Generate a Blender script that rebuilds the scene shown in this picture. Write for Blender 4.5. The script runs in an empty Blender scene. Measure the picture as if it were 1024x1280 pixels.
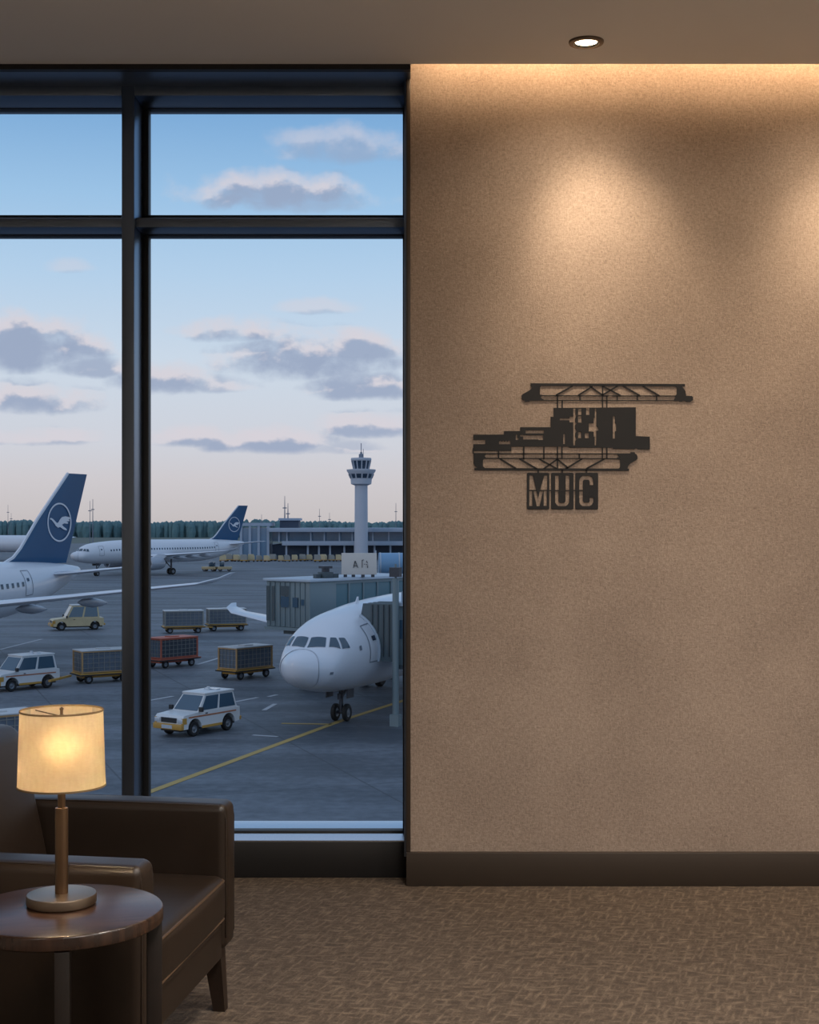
import bpy, bmesh, math, random
from mathutils import Vector, Matrix
import numpy as np
random.seed(7)
PI = math.pi
SC = bpy.context.scene
COL = SC.collection
F = 1750.0; EYE = 1.322; HX = 512.0; HY = 655.0
G = EYE - 8.6                      # apron level

def W(x, y, Z):                    # photo direction at depth Z -> world point
    return Vector(((x-HX)/F*Z, Z, EYE-(y-HY)/F*Z))
def WG(x, y):                      # photo direction meeting the apron
    Z = F*8.6/(y-HY)
    return Vector(((x-HX)/F*Z, Z, G))

# ------------------------------------------------------------------ objects
def empty(name, loc=(0,0,0), rz=0.0, label=None, cat=None, group=None, kind=None):
    o = bpy.data.objects.new(name, None); COL.objects.link(o)
    o.empty_display_size = .1
    o.location = loc; o.rotation_euler = (0,0,rz)
    tag(o, label, cat, group, kind)
    return o
def tag(o, label=None, cat=None, group=None, kind=None):
    if label: o['label'] = label
    if cat: o['category'] = cat
    if group: o['group'] = group
    if kind: o['kind'] = kind
    return o
def copy_tree(o, parent=None):
    c = o.copy(); COL.objects.link(c)
    if parent is not None: c.parent = parent
    for ch in list(o.children): copy_tree(ch, c)
    return c

class MB:
    def __init__(s): s.bm = bmesh.new()
    def box(s, cx, cy, cz, lx, ly, lz, rot=None, bev=0, seg=2):
        m = Matrix.Translation((cx,cy,cz))
        if rot: m = m @ rot.to_4x4()
        m = m @ Matrix.Diagonal((lx,ly,lz,1))
        r = bmesh.ops.create_cube(s.bm, size=1, matrix=m)
        if bev:
            vs = set(r['verts'])
            es = [e for e in s.bm.edges if e.verts[0] in vs and e.verts[1] in vs]
            bmesh.ops.bevel(s.bm, geom=es, offset=bev, segments=seg, affect='EDGES', profile=.5)
        return s
    def bb(s, x0, x1, y0, y1, z0, z1, bev=0, seg=2):
        return s.box((x0+x1)/2,(y0+y1)/2,(z0+z1)/2,abs(x1-x0),abs(y1-y0),abs(z1-z0),None,bev,seg)
    def cyl(s, p, q, r0, r1=None, n=16, cap=True):
        p = Vector(p); q = Vector(q); d = q-p
        r1 = r0 if r1 is None else r1
        m = Matrix.Translation((p+q)/2) @ d.to_track_quat('Z','Y').to_matrix().to_4x4()
        bmesh.ops.create_cone(s.bm, cap_ends=cap, segments=n, radius1=r0, radius2=r1, depth=d.length, matrix=m)
        return s
    def bar(s, p, q, w, h=None):
        p = Vector(p); q = Vector(q); d = q-p; h = h or w
        m = Matrix.Translation((p+q)/2) @ d.to_track_quat('Z','Y').to_matrix().to_4x4() @ Matrix.Diagonal((w,h,d.length,1))
        bmesh.ops.create_cube(s.bm, size=1, matrix=m); return s
    def lathe(s, prof, c=(0,0,0), n=40, close=False):
        bm = s.bm; rings = []
        for r, z in prof:
            if r < 1e-6: rings.append([bm.verts.new((c[0],c[1],c[2]+z))])
            else: rings.append([bm.verts.new((c[0]+r*math.cos(2*PI*i/n), c[1]+r*math.sin(2*PI*i/n), c[2]+z)) for i in range(n)])
        prs = list(zip(rings, rings[1:])) + ([(rings[-1], rings[0])] if close else [])
        for a, b in prs:
            for i in range(n):
                j = (i+1) % n
                if len(a) == 1 and len(b) == 1: continue
                if len(a) == 1: bm.faces.new((a[0], b[j], b[i]))
                elif len(b) == 1: bm.faces.new((a[i], a[j], b[0]))
                else: bm.faces.new((a[i], a[j], b[j], b[i]))
        return s
    def prism(s, pts, off):        # planar polygon of 3D points + extrusion vector
        bm = s.bm; off = Vector(off)
        a = [bm.verts.new(p) for p in pts]; b = [bm.verts.new(Vector(p)+off) for p in pts]
        n = len(pts)
        bm.faces.new(a); bm.faces.new(b[::-1])
        for i in range(n):
            j = (i+1) % n; bm.faces.new((a[j], a[i], b[i], b[j]))
        return s
    def quad(s, a, b, c, d, off=None):
        if off is None:
            s.bm.faces.new([s.bm.verts.new(p) for p in (a,b,c,d)])
        else: s.prism((a,b,c,d), off)
        return s
    def rings(s, rings, cap0=True, cap1=True, closed=True):
        bm = s.bm; vs = [[bm.verts.new(p) for p in r] for r in rings]
        for a, b in zip(vs, vs[1:]):
            n = len(a)
            for i in range(n if closed else n-1):
                j = (i+1) % n; bm.faces.new((a[i], a[j], b[j], b[i]))
        if cap0: bm.faces.new(vs[0][::-1])
        if cap1: bm.faces.new(vs[-1])
        return s
    def rbox(s, c, h, r, dome=(0,0,0), n=8, k=4, rot=None, taper=None):   # rounded, softly domed upholstery block
        def axis(hh):
            rr = min(r, hh*.98)
            a = [-hh + rr*i/k for i in range(k)]
            b = [-(hh-rr) + 2*(hh-rr)*i/n for i in range(n+1)]
            return a + b + [-x for x in a[::-1]]
        ax = [axis(x) for x in h]; bm = s.bm; cache = {}
        def vert(p):
            key = tuple(round(x,6) for x in p)
            if key in cache: return cache[key]
            q = Vector([max(-(h[i]-min(r,h[i]*.98)), min(h[i]-min(r,h[i]*.98), p[i])) for i in range(3)])
            d = Vector(p)-q; v = q + d.normalized()*min(r, min(h)*.98) if d.length > 1e-9 else Vector(p)
            u = [v[i]/h[i] for i in range(3)]
            f = [max(0, 1-u[i]**2) for i in range(3)]
            v = v + Vector((dome[0]*u[0]*f[1]*f[2], dome[1]*u[1]*f[0]*f[2], dome[2]*u[2]*f[0]*f[1]))
            if taper: v = taper(v)
            if rot: v = rot @ v
            cache[key] = bm.verts.new(v + Vector(c)); return cache[key]
        for i in range(3):
            a, b = (i+1) % 3, (i+2) % 3
            for sg in (-1, 1):
                for ia in range(len(ax[a])-1):
                    for ib in range(len(ax[b])-1):
                        ps = []
                        for da, db in ((0,0),(1,0),(1,1),(0,1)):
                            p = [0,0,0]; p[i] = sg*h[i]; p[a] = ax[a][ia+da]; p[b] = ax[b][ib+db]; ps.append(tuple(p))
                        f = [vert(p) for p in (ps if sg > 0 else ps[::-1])]
                        if len(set(f)) == 4: bm.faces.new(f)
        return s
    def tube(s, pts, r, n=8, closed=False):
        P = [Vector(p) for p in pts]; N = len(P); R = []
        for i in range(N):
            t = (P[(i+1) % N]-P[i-1]) if closed else (P[min(i+1,N-1)]-P[max(i-1,0)])
            q = t.to_track_quat('Z','Y').to_matrix()
            R.append([P[i] + q @ Vector((r*math.cos(2*PI*k/n), r*math.sin(2*PI*k/n), 0)) for k in range(n)])
        # keep rings aligned
        for i in range(1, N):
            best = min(range(n), key=lambda o: sum((R[i][(k+o) % n]-R[i-1][k]).length for k in range(n)))
            R[i] = R[i][best:]+R[i][:best]
        s.rings(R, not closed, not closed)
        return s
    def build(s, name, mat, parent=None, smooth=40, recalc=True):
        if recalc: bmesh.ops.recalc_face_normals(s.bm, faces=s.bm.faces)
        me = bpy.data.meshes.new(name); s.bm.to_mesh(me); s.bm.free()
        return link(name, me, mat, parent, smooth)
def link(name, me, mat, parent=None, smooth=40):
    if mat: me.materials.append(mat)
    if smooth:
        for p in me.polygons: p.use_smooth = True
        me.set_sharp_from_angle(angle=math.radians(smooth))
    o = bpy.data.objects.new(name, me); COL.objects.link(o)
    if parent is not None: o.parent = parent
    return o
def flat_shape(splines, depth, tf):  # 2D outline with holes -> solid mesh; tf maps (x, y, d) to 3D
    cu = bpy.data.curves.new('outline', 'CURVE'); cu.dimensions = '2D'; cu.fill_mode = 'BOTH'; cu.extrude = depth/2
    for pts in splines:
        sp = cu.splines.new('POLY'); sp.points.add(len(pts)-1); sp.use_cyclic_u = True
        for p, (x, y) in zip(sp.points, pts): p.co = (x, y, 0, 1)
    ob = bpy.data.objects.new('outline', cu); COL.objects.link(ob)
    dg = bpy.context.evaluated_depsgraph_get()
    me = bpy.data.meshes.new_from_object(ob.evaluated_get(dg))
    bpy.data.objects.remove(ob); bpy.data.curves.remove(cu)
    for v in me.vertices: v.co = tf(*v.co)
    return me

# ------------------------------------------------------------------ materials
def lin(c): return tuple((x/12.92 if x <= .04045 else ((x+.055)/1.055)**2.4) for x in c)
def rgb(r, g, b): return lin((r/255, g/255, b/255)) + (1,)
def mat(name, col, rough=.5, metal=0, spec=.5, noise=None, bump=None, emit=None, coat=0):
    m = bpy.data.materials.new(name); m.use_nodes = True
    nt = m.node_tree; b = nt.nodes['Principled BSDF']
    b.inputs['Base Color'].default_value = col
    b.inputs['Roughness'].default_value = rough; b.inputs['Metallic'].default_value = metal
    b.inputs['Specular IOR Level'].default_value = spec
    b.inputs['Coat Weight'].default_value = coat
    if noise or bump:
        tc = nt.nodes.new('ShaderNodeTexCoord')
    if noise:
        sc, amt = noise
        n = nt.nodes.new('ShaderNodeTexNoise'); n.inputs['Scale'].default_value = sc; n.inputs['Detail'].default_value = 4
        nt.links.new(tc.outputs['Object'], n.inputs['Vector'])
        mx = nt.nodes.new('ShaderNodeMix'); mx.data_type = 'RGBA'
        mx.inputs[6].default_value = tuple(x*(1-amt) for x in col[:3])+(1,)
        mx.inputs[7].default_value = tuple(min(1, x*(1+amt)) for x in col[:3])+(1,)
        nt.links.new(n.outputs['Fac'], mx.inputs[0]); nt.links.new(mx.outputs[2], b.inputs['Base Color'])
    if bump:
        sc, st, dist = bump
        n2 = nt.nodes.new('ShaderNodeTexNoise'); n2.inputs['Scale'].default_value = sc; n2.inputs['Detail'].default_value = 3
        nt.links.new(tc.outputs['Object'], n2.inputs['Vector'])
        bp = nt.nodes.new('ShaderNodeBump'); bp.inputs['Strength'].default_value = st; bp.inputs['Distance'].default_value = dist
        nt.links.new(n2.outputs['Fac'], bp.inputs['Height']); nt.links.new(bp.outputs[0], b.inputs['Normal'])
    if emit:
        b.inputs['Emission Color'].default_value = emit[0]; b.inputs['Emission Strength'].default_value = emit[1]
    return m
class NT:                          # small node helper
    def __init__(s, nt): s.nt = nt
    def n(s, t, **kw):
        x = s.nt.nodes.new(t)
        for k, v in kw.items(): setattr(x, k, v)
        return x
    def put(s, i, v):
        if hasattr(v, 'is_output'): s.nt.links.new(v, i)
        else: i.default_value = v
    def m(s, op, a, b=None, c=None, clamp=False):
        x = s.n('ShaderNodeMath', operation=op, use_clamp=clamp); s.put(x.inputs[0], a)
        if b is not None: s.put(x.inputs[1], b)
        if c is not None: s.put(x.inputs[2], c)
        return x.outputs[0]
    def mix(s, f, a, b, blend='MIX'):
        x = s.n('ShaderNodeMix', data_type='RGBA', blend_type=blend); s.put(x.inputs[0], f); s.put(x.inputs[6], a); s.put(x.inputs[7], b)
        return x.outputs[2]
    def noise(s, vec, scale, detail=3, rough=.5):
        x = s.n('ShaderNodeTexNoise'); s.put(x.inputs['Vector'], vec); x.inputs['Scale'].default_value = scale
        x.inputs['Detail'].default_value = detail; x.inputs['Roughness'].default_value = rough
        return x.outputs['Fac']
    def mapping(s, vec, loc=(0,0,0), rot=(0,0,0), scale=(1,1,1)):
        x = s.n('ShaderNodeMapping'); s.put(x.inputs[0], vec)
        x.inputs[1].default_value = loc; x.inputs[2].default_value = rot; x.inputs[3].default_value = scale
        return x.outputs[0]
    def ss(s, v, a, b):
        x = s.n('ShaderNodeMapRange', interpolation_type='SMOOTHSTEP'); s.put(x.inputs[0], v)
        x.inputs[1].default_value = a; x.inputs[2].default_value = b
        return x.outputs[0]
    def bump(s, h, st, d):
        x = s.n('ShaderNodeBump'); x.inputs['Strength'].default_value = st; x.inputs['Distance'].default_value = d
        s.put(x.inputs['Height'], h); return x.outputs[0]

M = {}
def wall_textile():
    m = bpy.data.materials.new('woven_wall_textile'); m.use_nodes = True
    k = NT(m.node_tree); b = m.node_tree.nodes['Principled BSDF']
    tc = k.n('ShaderNodeTexCoord').outputs['Object']
    a = k.noise(k.mapping(tc, scale=(1,1,2.4)), 62, 3, .6)
    c = k.noise(k.mapping(tc, scale=(2.4,1,1)), 70, 3, .6)
    fine = k.noise(tc, 260, 2)
    w = k.noise(k.mapping(tc, scale=(1,1,9)), 90, 2); w2 = k.noise(k.mapping(tc, scale=(9,1,1)), 90, 2)
    h = k.m('ADD', k.m('MULTIPLY', k.m('MAXIMUM', a, c), .9), k.m('ADD', k.m('MULTIPLY', fine, .25), k.m('MULTIPLY', k.m('ADD', w, w2), .3)))
    big = k.noise(tc, 3, 3)
    f = k.m('ADD', k.m('MULTIPLY', h, .75), k.m('MULTIPLY', big, .25))
    colr = k.mix(k.ss(f, .55, 1.1), rgb(136,120,109), rgb(190,171,156))
    k.put(b.inputs['Base Color'], colr); b.inputs['Roughness'].default_value = .9; b.inputs['Specular IOR Level'].default_value = .15
    k.put(b.inputs['Normal'], k.bump(h, .55, .004))
    return m
def carpet():
    m = bpy.data.materials.new('patterned_loop_carpet'); m.use_nodes = True
    k = NT(m.node_tree); b = m.node_tree.nodes['Principled BSDF']
    tc = k.n('ShaderNodeTexCoord').outputs['Object']
    s1 = k.noise(k.mapping(k.mapping(tc, rot=(0,0,-1.25)), scale=(15,70,1)), 1.0, 2, .5)
    s2 = k.noise(k.mapping(k.mapping(tc, rot=(0,0,.12)), scale=(20,52,1)), 1.0, 2, .5)
    fine = k.noise(tc, 190, 2)
    h = k.m('ADD', k.m('MULTIPLY', k.m('MAXIMUM', s1, s2), .85), k.m('MULTIPLY', fine, .3))
    colr = k.mix(k.ss(h, .46, .95), rgb(79,69,61), rgb(143,125,107))
    big = k.noise(tc, 2.2, 3)
    colr = k.mix(k.m('MULTIPLY', big, .35), colr, rgb(92,80,70))
    k.put(b.inputs['Base Color'], colr); b.inputs['Roughness'].default_value = .95; b.inputs['Specular IOR Level'].default_value = .1
    k.put(b.inputs['Normal'], k.bump(h, .7, .006))
    return m
def apron_mat():
    m = bpy.data.materials.new('concrete_apron'); m.use_nodes = True
    k = NT(m.node_tree); b = m.node_tree.nodes['Principled BSDF']
    tc = k.n('ShaderNodeTexCoord').outputs['Object']
    streak = k.noise(k.mapping(tc, rot=(0,0,.15), scale=(.06,.3,1)), 1.0, 5, .6)
    patch = k.noise(tc, .09, 4, .6); fine = k.noise(tc, 2.5, 3, .6)
    f = k.m('ADD', k.m('MULTIPLY', streak, .5), k.m('ADD', k.m('MULTIPLY', patch, .3), k.m('MULTIPLY', fine, .2)))
    colr = k.mix(k.ss(f, .38, .63), rgb(68,75,83), rgb(112,119,128))
    br = k.n('ShaderNodeTexBrick'); k.put(br.inputs['Vector'], k.mapping(tc, rot=(0,0,-.36), scale=(.16,.16,.16)))
    br.offset = 0; br.inputs['Scale'].default_value = 1; br.inputs['Mortar Size'].default_value = .006
    br.inputs['Brick Width'].default_value = 1.2; br.inputs['Row Height'].default_value = 1.0
    colr = k.mix(k.m('MULTIPLY', br.outputs['Fac'], .6), colr, rgb(52,55,60))
    # tyre dirt trails
    tr = k.noise(k.mapping(tc, rot=(0,0,-.25), scale=(.02,.22,1)), 1.4, 4, .7)
    colr = k.mix(k.m('MULTIPLY', k.ss(tr, .55, .72), .45), colr, rgb(62,66,72))
    k.put(b.inputs['Base Color'], colr)
    k.put(b.inputs['Roughness'], k.m('ADD', .5, k.m('MULTIPLY', patch, .3))); b.inputs['Specular IOR Level'].default_value = .35
    k.put(b.inputs['Normal'], k.bump(fine, .25, .02))
    return m
def wood(name, c0, c1, rough=.3):
    m = bpy.data.materials.new(name); m.use_nodes = True
    k = NT(m.node_tree); b = m.node_tree.nodes['Principled BSDF']
    tc = k.n('ShaderNodeTexCoord').outputs['Object']
    g = k.noise(k.mapping(tc, scale=(3,40,3)), 2.2, 5, .6)
    k.put(b.inputs['Base Color'], k.mix(k.ss(g, .35, .68), c0, c1))
    b.inputs['Roughness'].default_value = rough
    k.put(b.inputs['Normal'], k.bump(g, .015, .001))
    return m
def brushed(name, col, rough, rot=(0,0,0), scale=(1,1,60)):
    m = bpy.data.materials.new(name); m.use_nodes = True
    k = NT(m.node_tree); b = m.node_tree.nodes['Principled BSDF']
    tc = k.n('ShaderNodeTexCoord').outputs['Object']
    g = k.noise(k.mapping(tc, scale=scale), 30, 3)
    b.inputs['Base Color'].default_value = col; b.inputs['Metallic'].default_value = 1
    k.put(b.inputs['Roughness'], k.m('ADD', rough-.08, k.m('MULTIPLY', g, .16)))
    return m
def glass_mat(name, tint=(1,1,1,1), ior=1.12):
    m = bpy.data.materials.new(name); m.use_nodes = True
    nt = m.node_tree; nt.nodes.clear(); k = NT(nt)
    out = k.n('ShaderNodeOutputMaterial'); tr = k.n('ShaderNodeBsdfTransparent'); gl = k.n('ShaderNodeBsdfGlossy')
    tr.inputs[0].default_value = tint; gl.inputs['Roughness'].default_value = .01
    fr = k.n('ShaderNodeFresnel'); fr.inputs[0].default_value = ior
    mx = k.n('ShaderNodeMixShader'); k.put(mx.inputs[0], fr.outputs[0]); k.put(mx.inputs[1], tr.outputs[0]); k.put(mx.inputs[2], gl.outputs[0])
    k.put(out.inputs[0], mx.outputs[0]); return m
def shade_mat():
    m = bpy.data.materials.new('linen_lampshade'); m.use_nodes = True
    nt = m.node_tree; nt.nodes.clear(); k = NT(nt)
    out = k.n('ShaderNodeOutputMaterial'); df = k.n('ShaderNodeBsdfDiffuse'); tl = k.n('ShaderNodeBsdfTranslucent')
    tc = k.n('ShaderNodeTexCoord').outputs['Object']
    g = k.m('ADD', k.m('MULTIPLY', k.noise(k.mapping(tc, scale=(1,1,.35)), 120, 3), .6), k.m('MULTIPLY', k.noise(k.mapping(tc, scale=(1,1,4)), 90, 2), .4))
    c = k.mix(k.ss(g, .35, .65), rgb(232,212,178), rgb(240,222,190))
    k.put(df.inputs[0], c); k.put(tl.inputs[0], c)
    mx = k.n('ShaderNodeMixShader'); mx.inputs[0].default_value = .58; k.put(mx.inputs[1], df.outputs[0]); k.put(mx.inputs[2], tl.outputs[0])
    rf = k.n('ShaderNodeBsdfRefraction'); rf.inputs['Roughness'].default_value = .95; rf.inputs['IOR'].default_value = 1.35; k.put(rf.inputs[0], c)
    m2 = k.n('ShaderNodeMixShader'); m2.inputs[0].default_value = .35; k.put(m2.inputs[1], mx.outputs[0]); k.put(m2.inputs[2], rf.outputs[0])
    k.put(out.inputs[0], m2.outputs[0]); return m

M['wall'] = wall_textile(); M['carpet'] = carpet(); M['apron'] = apron_mat()
M['ceiling'] = mat('painted_ceiling', rgb(224,221,217), .85, spec=.2, noise=(2,.03))
M['plaster'] = mat('room_plaster', rgb(196,190,182), .9, noise=(3,.05))
M['frame'] = mat('dark_anodised_frame', rgb(116,129,148), .33, .95, noise=(4,.06))
M['bead'] = mat('black_glazing_gasket', rgb(20,21,23), .5)
M['sill'] = mat('satin_grey_sill', rgb(205,211,219), .25, .95)
M['plinth'] = mat('dark_bronze_plinth', rgb(39,38,39), .45, .3, noise=(5,.08))
M['baseboard'] = mat('dark_brown_baseboard', rgb(64,55,48), .42, .1, noise=(6,.08))
M['glass'] = glass_mat('clear_coated_glazing')
M['signmetal'] = mat('matt_black_sheet_metal', rgb(28,28,31), .6, .1, noise=(20,.1))
M['screw'] = mat('bright_screw_head', rgb(220,220,222), .25, 1)
M['leather'] = mat('brown_leather', rgb(40,30,23), .4, 0, .5, noise=(14,.16), bump=(420,.14,.0012))
M['piping'] = mat('lighter_brown_leather_piping', rgb(86,66,49), .45, noise=(30,.1))
M['legwood'] = wood('dark_stained_leg_wood', rgb(34,25,20), rgb(52,38,30), .4)
M['tablewood'] = wood('walnut_table_wood', rgb(38,25,19), rgb(60,40,29), .26)
M['tableleg'] = wood('walnut_leg_wood', rgb(18,13,11), rgb(30,21,17), .45)
M['brass'] = brushed('brushed_bronze', rgb(124,102,82), .36)
M['brass_cap'] = brushed('brushed_bronze_disc', rgb(140,126,112), .34, scale=(12,12,12))
M['shade'] = shade_mat()
M['shadetrim'] = mat('shade_trim_tape', rgb(120,98,68), .8)
M['bulb'] = mat('warm_bulb', rgb(255,240,210), .4, emit=(rgb(255,214,150), 2.5))
M['dlring'] = mat('bronze_downlight_ring', rgb(92,78,66), .35, .6)
M['dllens'] = mat('lit_downlight_lens', rgb(255,240,220), .4, emit=(rgb(255,226,180), 9))
M['led'] = mat('warm_led_strip', rgb(255,230,190), .4, emit=(rgb(255,196,130), 5))

M['white'] = mat('white_aircraft_paint', rgb(212,216,224), .32, 0, .5, noise=(.5,.03), coat=.3)
M['radome'] = mat('radome_paint', rgb(204,208,217), .36, 0, .5)
M['tailblue'] = mat('deep_blue_tail_paint', rgb(4,76,118), .4, 0, .5, noise=(.6,.08))
M['logo'] = mat('white_emblem_paint', rgb(214,218,226), .4)
M['panelline'] = mat('grey_panel_line', rgb(110,120,134), .6)
M['cockpitglass'] = mat('dark_cockpit_glass', rgb(52,78,96), .08, 0, .8)
M['cabinglass'] = mat('dark_cabin_window', rgb(46,60,80), .15, 0, .8)
M['engine'] = mat('grey_engine_cowl', rgb(160,168,180), .35, .2)
M['darkmetal'] = mat('dark_gear_metal', rgb(66,70,78), .45, .6)
M['tyre'] = mat('black_rubber', rgb(22,23,25), .75)
M['hub'] = mat('grey_wheel_hub', rgb(120,126,134), .4, .7)
M['bridge'] = mat('grey_green_bridge_cladding', rgb(112,128,134), .5, .1, noise=(.8,.06))
M['bridgedark'] = mat('dark_bridge_cladding', rgb(66,78,84), .5, .1)
M['bridgeglass'] = mat('teal_bridge_glazing', rgb(76,112,122), .15, 0, .7, noise=(.6,.06))
M['bridgeroof'] = mat('pale_bridge_roof', rgb(172,184,196), .5)
M['bluebridge'] = mat('pale_blue_bridge_cladding', rgb(112,152,186), .4, noise=(.5,.05))
M['bellows'] = mat('folded_grey_bellows', rgb(84,98,104), .7)
M['signboard'] = mat('beige_sign_board', rgb(196,192,186), .6, noise=(3,.03))
M['letter'] = mat('black_letter_paint', rgb(40,44,52), .6)
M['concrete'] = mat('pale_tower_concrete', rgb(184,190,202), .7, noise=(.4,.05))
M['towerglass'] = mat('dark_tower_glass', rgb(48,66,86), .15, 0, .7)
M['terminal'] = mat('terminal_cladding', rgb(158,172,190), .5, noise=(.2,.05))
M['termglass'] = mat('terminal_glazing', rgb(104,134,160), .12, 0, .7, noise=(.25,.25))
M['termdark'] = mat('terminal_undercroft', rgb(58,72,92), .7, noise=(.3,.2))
M['forest'] = mat('haze_tinted_conifers', rgb(100,130,136), .95, spec=.05, noise=(.12,.12))  # distance haze is mixed into this pale blue-green tree colour
M['mast'] = mat('grey_mast_steel', rgb(120,128,142), .6)
M['yellow'] = mat('yellow_line_paint', rgb(172,144,78), .7, noise=(1.5,.12))
M['whiteline'] = mat('worn_white_line_paint', rgb(168,172,178), .8, noise=(1.2,.15))
M['vwhite'] = mat('white_vehicle_paint', rgb(206,208,210), .35, noise=(2,.05))
M['vyellow'] = mat('yellow_vehicle_paint', rgb(184,140,62), .5, noise=(2,.12))
M['vcream'] = mat('cream_vehicle_paint', rgb(192,176,140), .45, noise=(2,.12))
M['vorange'] = mat('orange_stripe_paint', rgb(164,104,74), .5)
M['vred'] = mat('red_plate_paint', rgb(176,56,50), .5)
M['vglass'] = mat('vehicle_glass', rgb(58,84,104), .08, 0, .8)
M['vdark'] = mat('black_vehicle_trim', rgb(34,36,40), .6)
M['lampglass'] = mat('headlamp_glass', rgb(196,204,212), .15, .2)
M['cartred'] = mat('red_oxide_cart_frame', rgb(178,92,70), .55, noise=(3,.12))
M['cartgrey'] = mat('galvanised_cart_frame', rgb(150,150,146), .45, .4)
M['tan'] = mat('tan_cart_frame', rgb(176,140,96), .55, noise=(3,.12))
M['curtain'] = mat('grey_blue_cart_curtain', rgb(96,108,122), .6, noise=(2.2,.45))
M['curtain_dark'] = mat('dark_cart_curtain', rgb(66,72,82), .6, noise=(2.2,.4))
M['cartroof'] = mat('pale_cart_roof', rgb(188,190,192), .55, noise=(2,.08))
M['grass'] = mat('dull_airfield_grass', rgb(92,100,92), .95, noise=(.02,.2))

# ------------------------------------------------------------------ the room
RW = 2.6; LWX = -2.7; BK = -2.6
CZ = EYE + 1.643            # ceiling underside
YW = 5.13                   # textile wall plane
def struct(name, mb, m, parent=None, **kw):
    o = mb.build(name, m, parent, **kw)
    if parent is None: o['kind'] = 'structure'
    return o
struct('floor', MB().bb(LWX, RW, BK, 5.7, -.3, 0), M['carpet'])
struct('ceiling', MB().bb(LWX, RW, BK, 5.0, CZ, CZ+.07), M['ceiling'])
struct('wall_back', MB().bb(.004, RW, YW, 5.72, 0, CZ+.25), M['wall'])
struct('wall_left', MB().bb(LWX-.1, LWX, BK, 5.7, -.3, CZ+.3), M['plaster'])
struct('wall_right', MB().bb(RW, RW+.1, BK, 5.7, -.3, CZ+.3), M['plaster'])
struct('wall_front', MB().bb(LWX, RW, BK-.1, BK, -.3, CZ+.3), M['plaster'])
# roof void above the ceiling, closing the light slot along the textile wall
struct('trim_1', MB().bb(LWX, RW, BK, 5.72, CZ+.25, CZ+.32), M['plaster'])
struct('trim_2', MB().bb(.004, RW, 4.93, 4.95, CZ+.07, CZ+.25), M['plaster'])
# warm LED strip on the hidden ledge of the slot
struct('trim_3', MB().bb(.03, RW-.02, 4.962, 4.985, CZ+.071, CZ+.085), M['led'])
struct('baseboard_back', MB().bb(-.012, RW, 5.107, YW, 0, EYE-(1066-HY)/F*5.107, .003), M['baseboard'])

# window wall ---------------------------------------------------------------
YG = 5.38; YF = 5.20; YP = 5.23
def zat(y, Y): return EYE-(y-HY)/F*Y
def xat(x, Y): return (x-HX)/F*Y
# header: two-step bulkhead above the glazing
zh = zat(90, 5.03)
struct('trim_4', MB().bb(LWX, .004, 5.0, 5.03, zh, CZ+.25), M['plinth'])
struct('trim_5', MB().bb(LWX, .004, 5.03, YG+.06, zh+.003, CZ+.25), M['frame'])
# plinth under the glazing
struct('baseboard_window', MB().bb(LWX, -.002, YP, 5.46, 0, zat(1052, YP), .003), M['plinth'])
xm0, xm1 = xat(152, YF), xat(168, YF)
zhead = zat(119.5, YF)
ztop_glass = zat(138, YG)
zsill2 = zat(1050.5, YP); zsill3 = zsill2
zt1, zt0 = zat(272, YF+.02), zat(284, YF+.02)
zgb = zat(1024, YG)
def window(name, x0, x1):
    w = empty(name, ((x0+x1)/2, YG, 0)); w['kind'] = 'structure'
    def ch(nm, mb, m):
        o = mb.build(nm, m, w); o.matrix_parent_inverse = w.matrix_basis.inverted(); return o
    ch('head_frame', MB().bb(x0, x1, YF, YG+.06, zhead, zh+.01, .003), M['frame'])
    ch('sill_ledge', MB().prism([(x0,y,z) for y, z in ((YP+.002,zat(1052,YP)-.01),(YP+.002,zsill2-.001),(YP+.004,zsill2),(5.575,zsill2),(5.575,zat(1052,YP)-.01))], (x1-x0,0,0)), M['sill'])
    ch('transom', MB().bb(x0, x1, YF+.02, YG+.06, zt0, zt1, .003), M['frame'])
    b = MB()
    ze = zat(296, YG); zu = zat(270.5, YG)
    for za, zb in ((ztop_glass, zhead+.004), (ze, zt0+.004), (zt1-.002, zu), (zsill3-.002, zsill3+.008)):
        b.bb(x0, x1, YG-.025, YG+.025, za, zb, .002)
    for xa, s, g in ((x0, 1, .024 if name == 'window_1' else .01), (x1, -1, .006)):
        b.bb(min(xa, xa+s*g), max(xa, xa+s*g), YG-.025, YG+.025, zsill3-.01, zhead, .002)
    ch('glazing_bead', b, M['bead'])
    ch('upper_pane', MB().bb(x0+.01, x1-.01, YG-.004, YG+.004, zu-.004, ztop_glass+.004), M['glass'])
    ch('lower_pane', MB().bb(x0+.01, x1-.01, YG-.004, YG+.004, zsill3+.002, ze+.004), M['glass'])
    return w
xj = xat(505.5, YG)
window('window_1', xm1, xj)
window('window_2', LWX, xm0)
struct('trim_6', MB().bb(xm0, xm1, YF, YG+.06, zat(1052,YP)-.01, zh+.01, .003), M['frame'])   # mullion
struct('trim_7', MB().bb(xj, .0, 5.14, YG+.06, .1, zh+.01, .002), M['frame'])                   # jamb beside the textile wall
struct('trim_8', MB().bb(-.012, .004, 5.118, 5.145, zat(1066,5.107), zat(83,5.13), .002), M['baseboard'])   # corner bead of the textile wall

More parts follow.
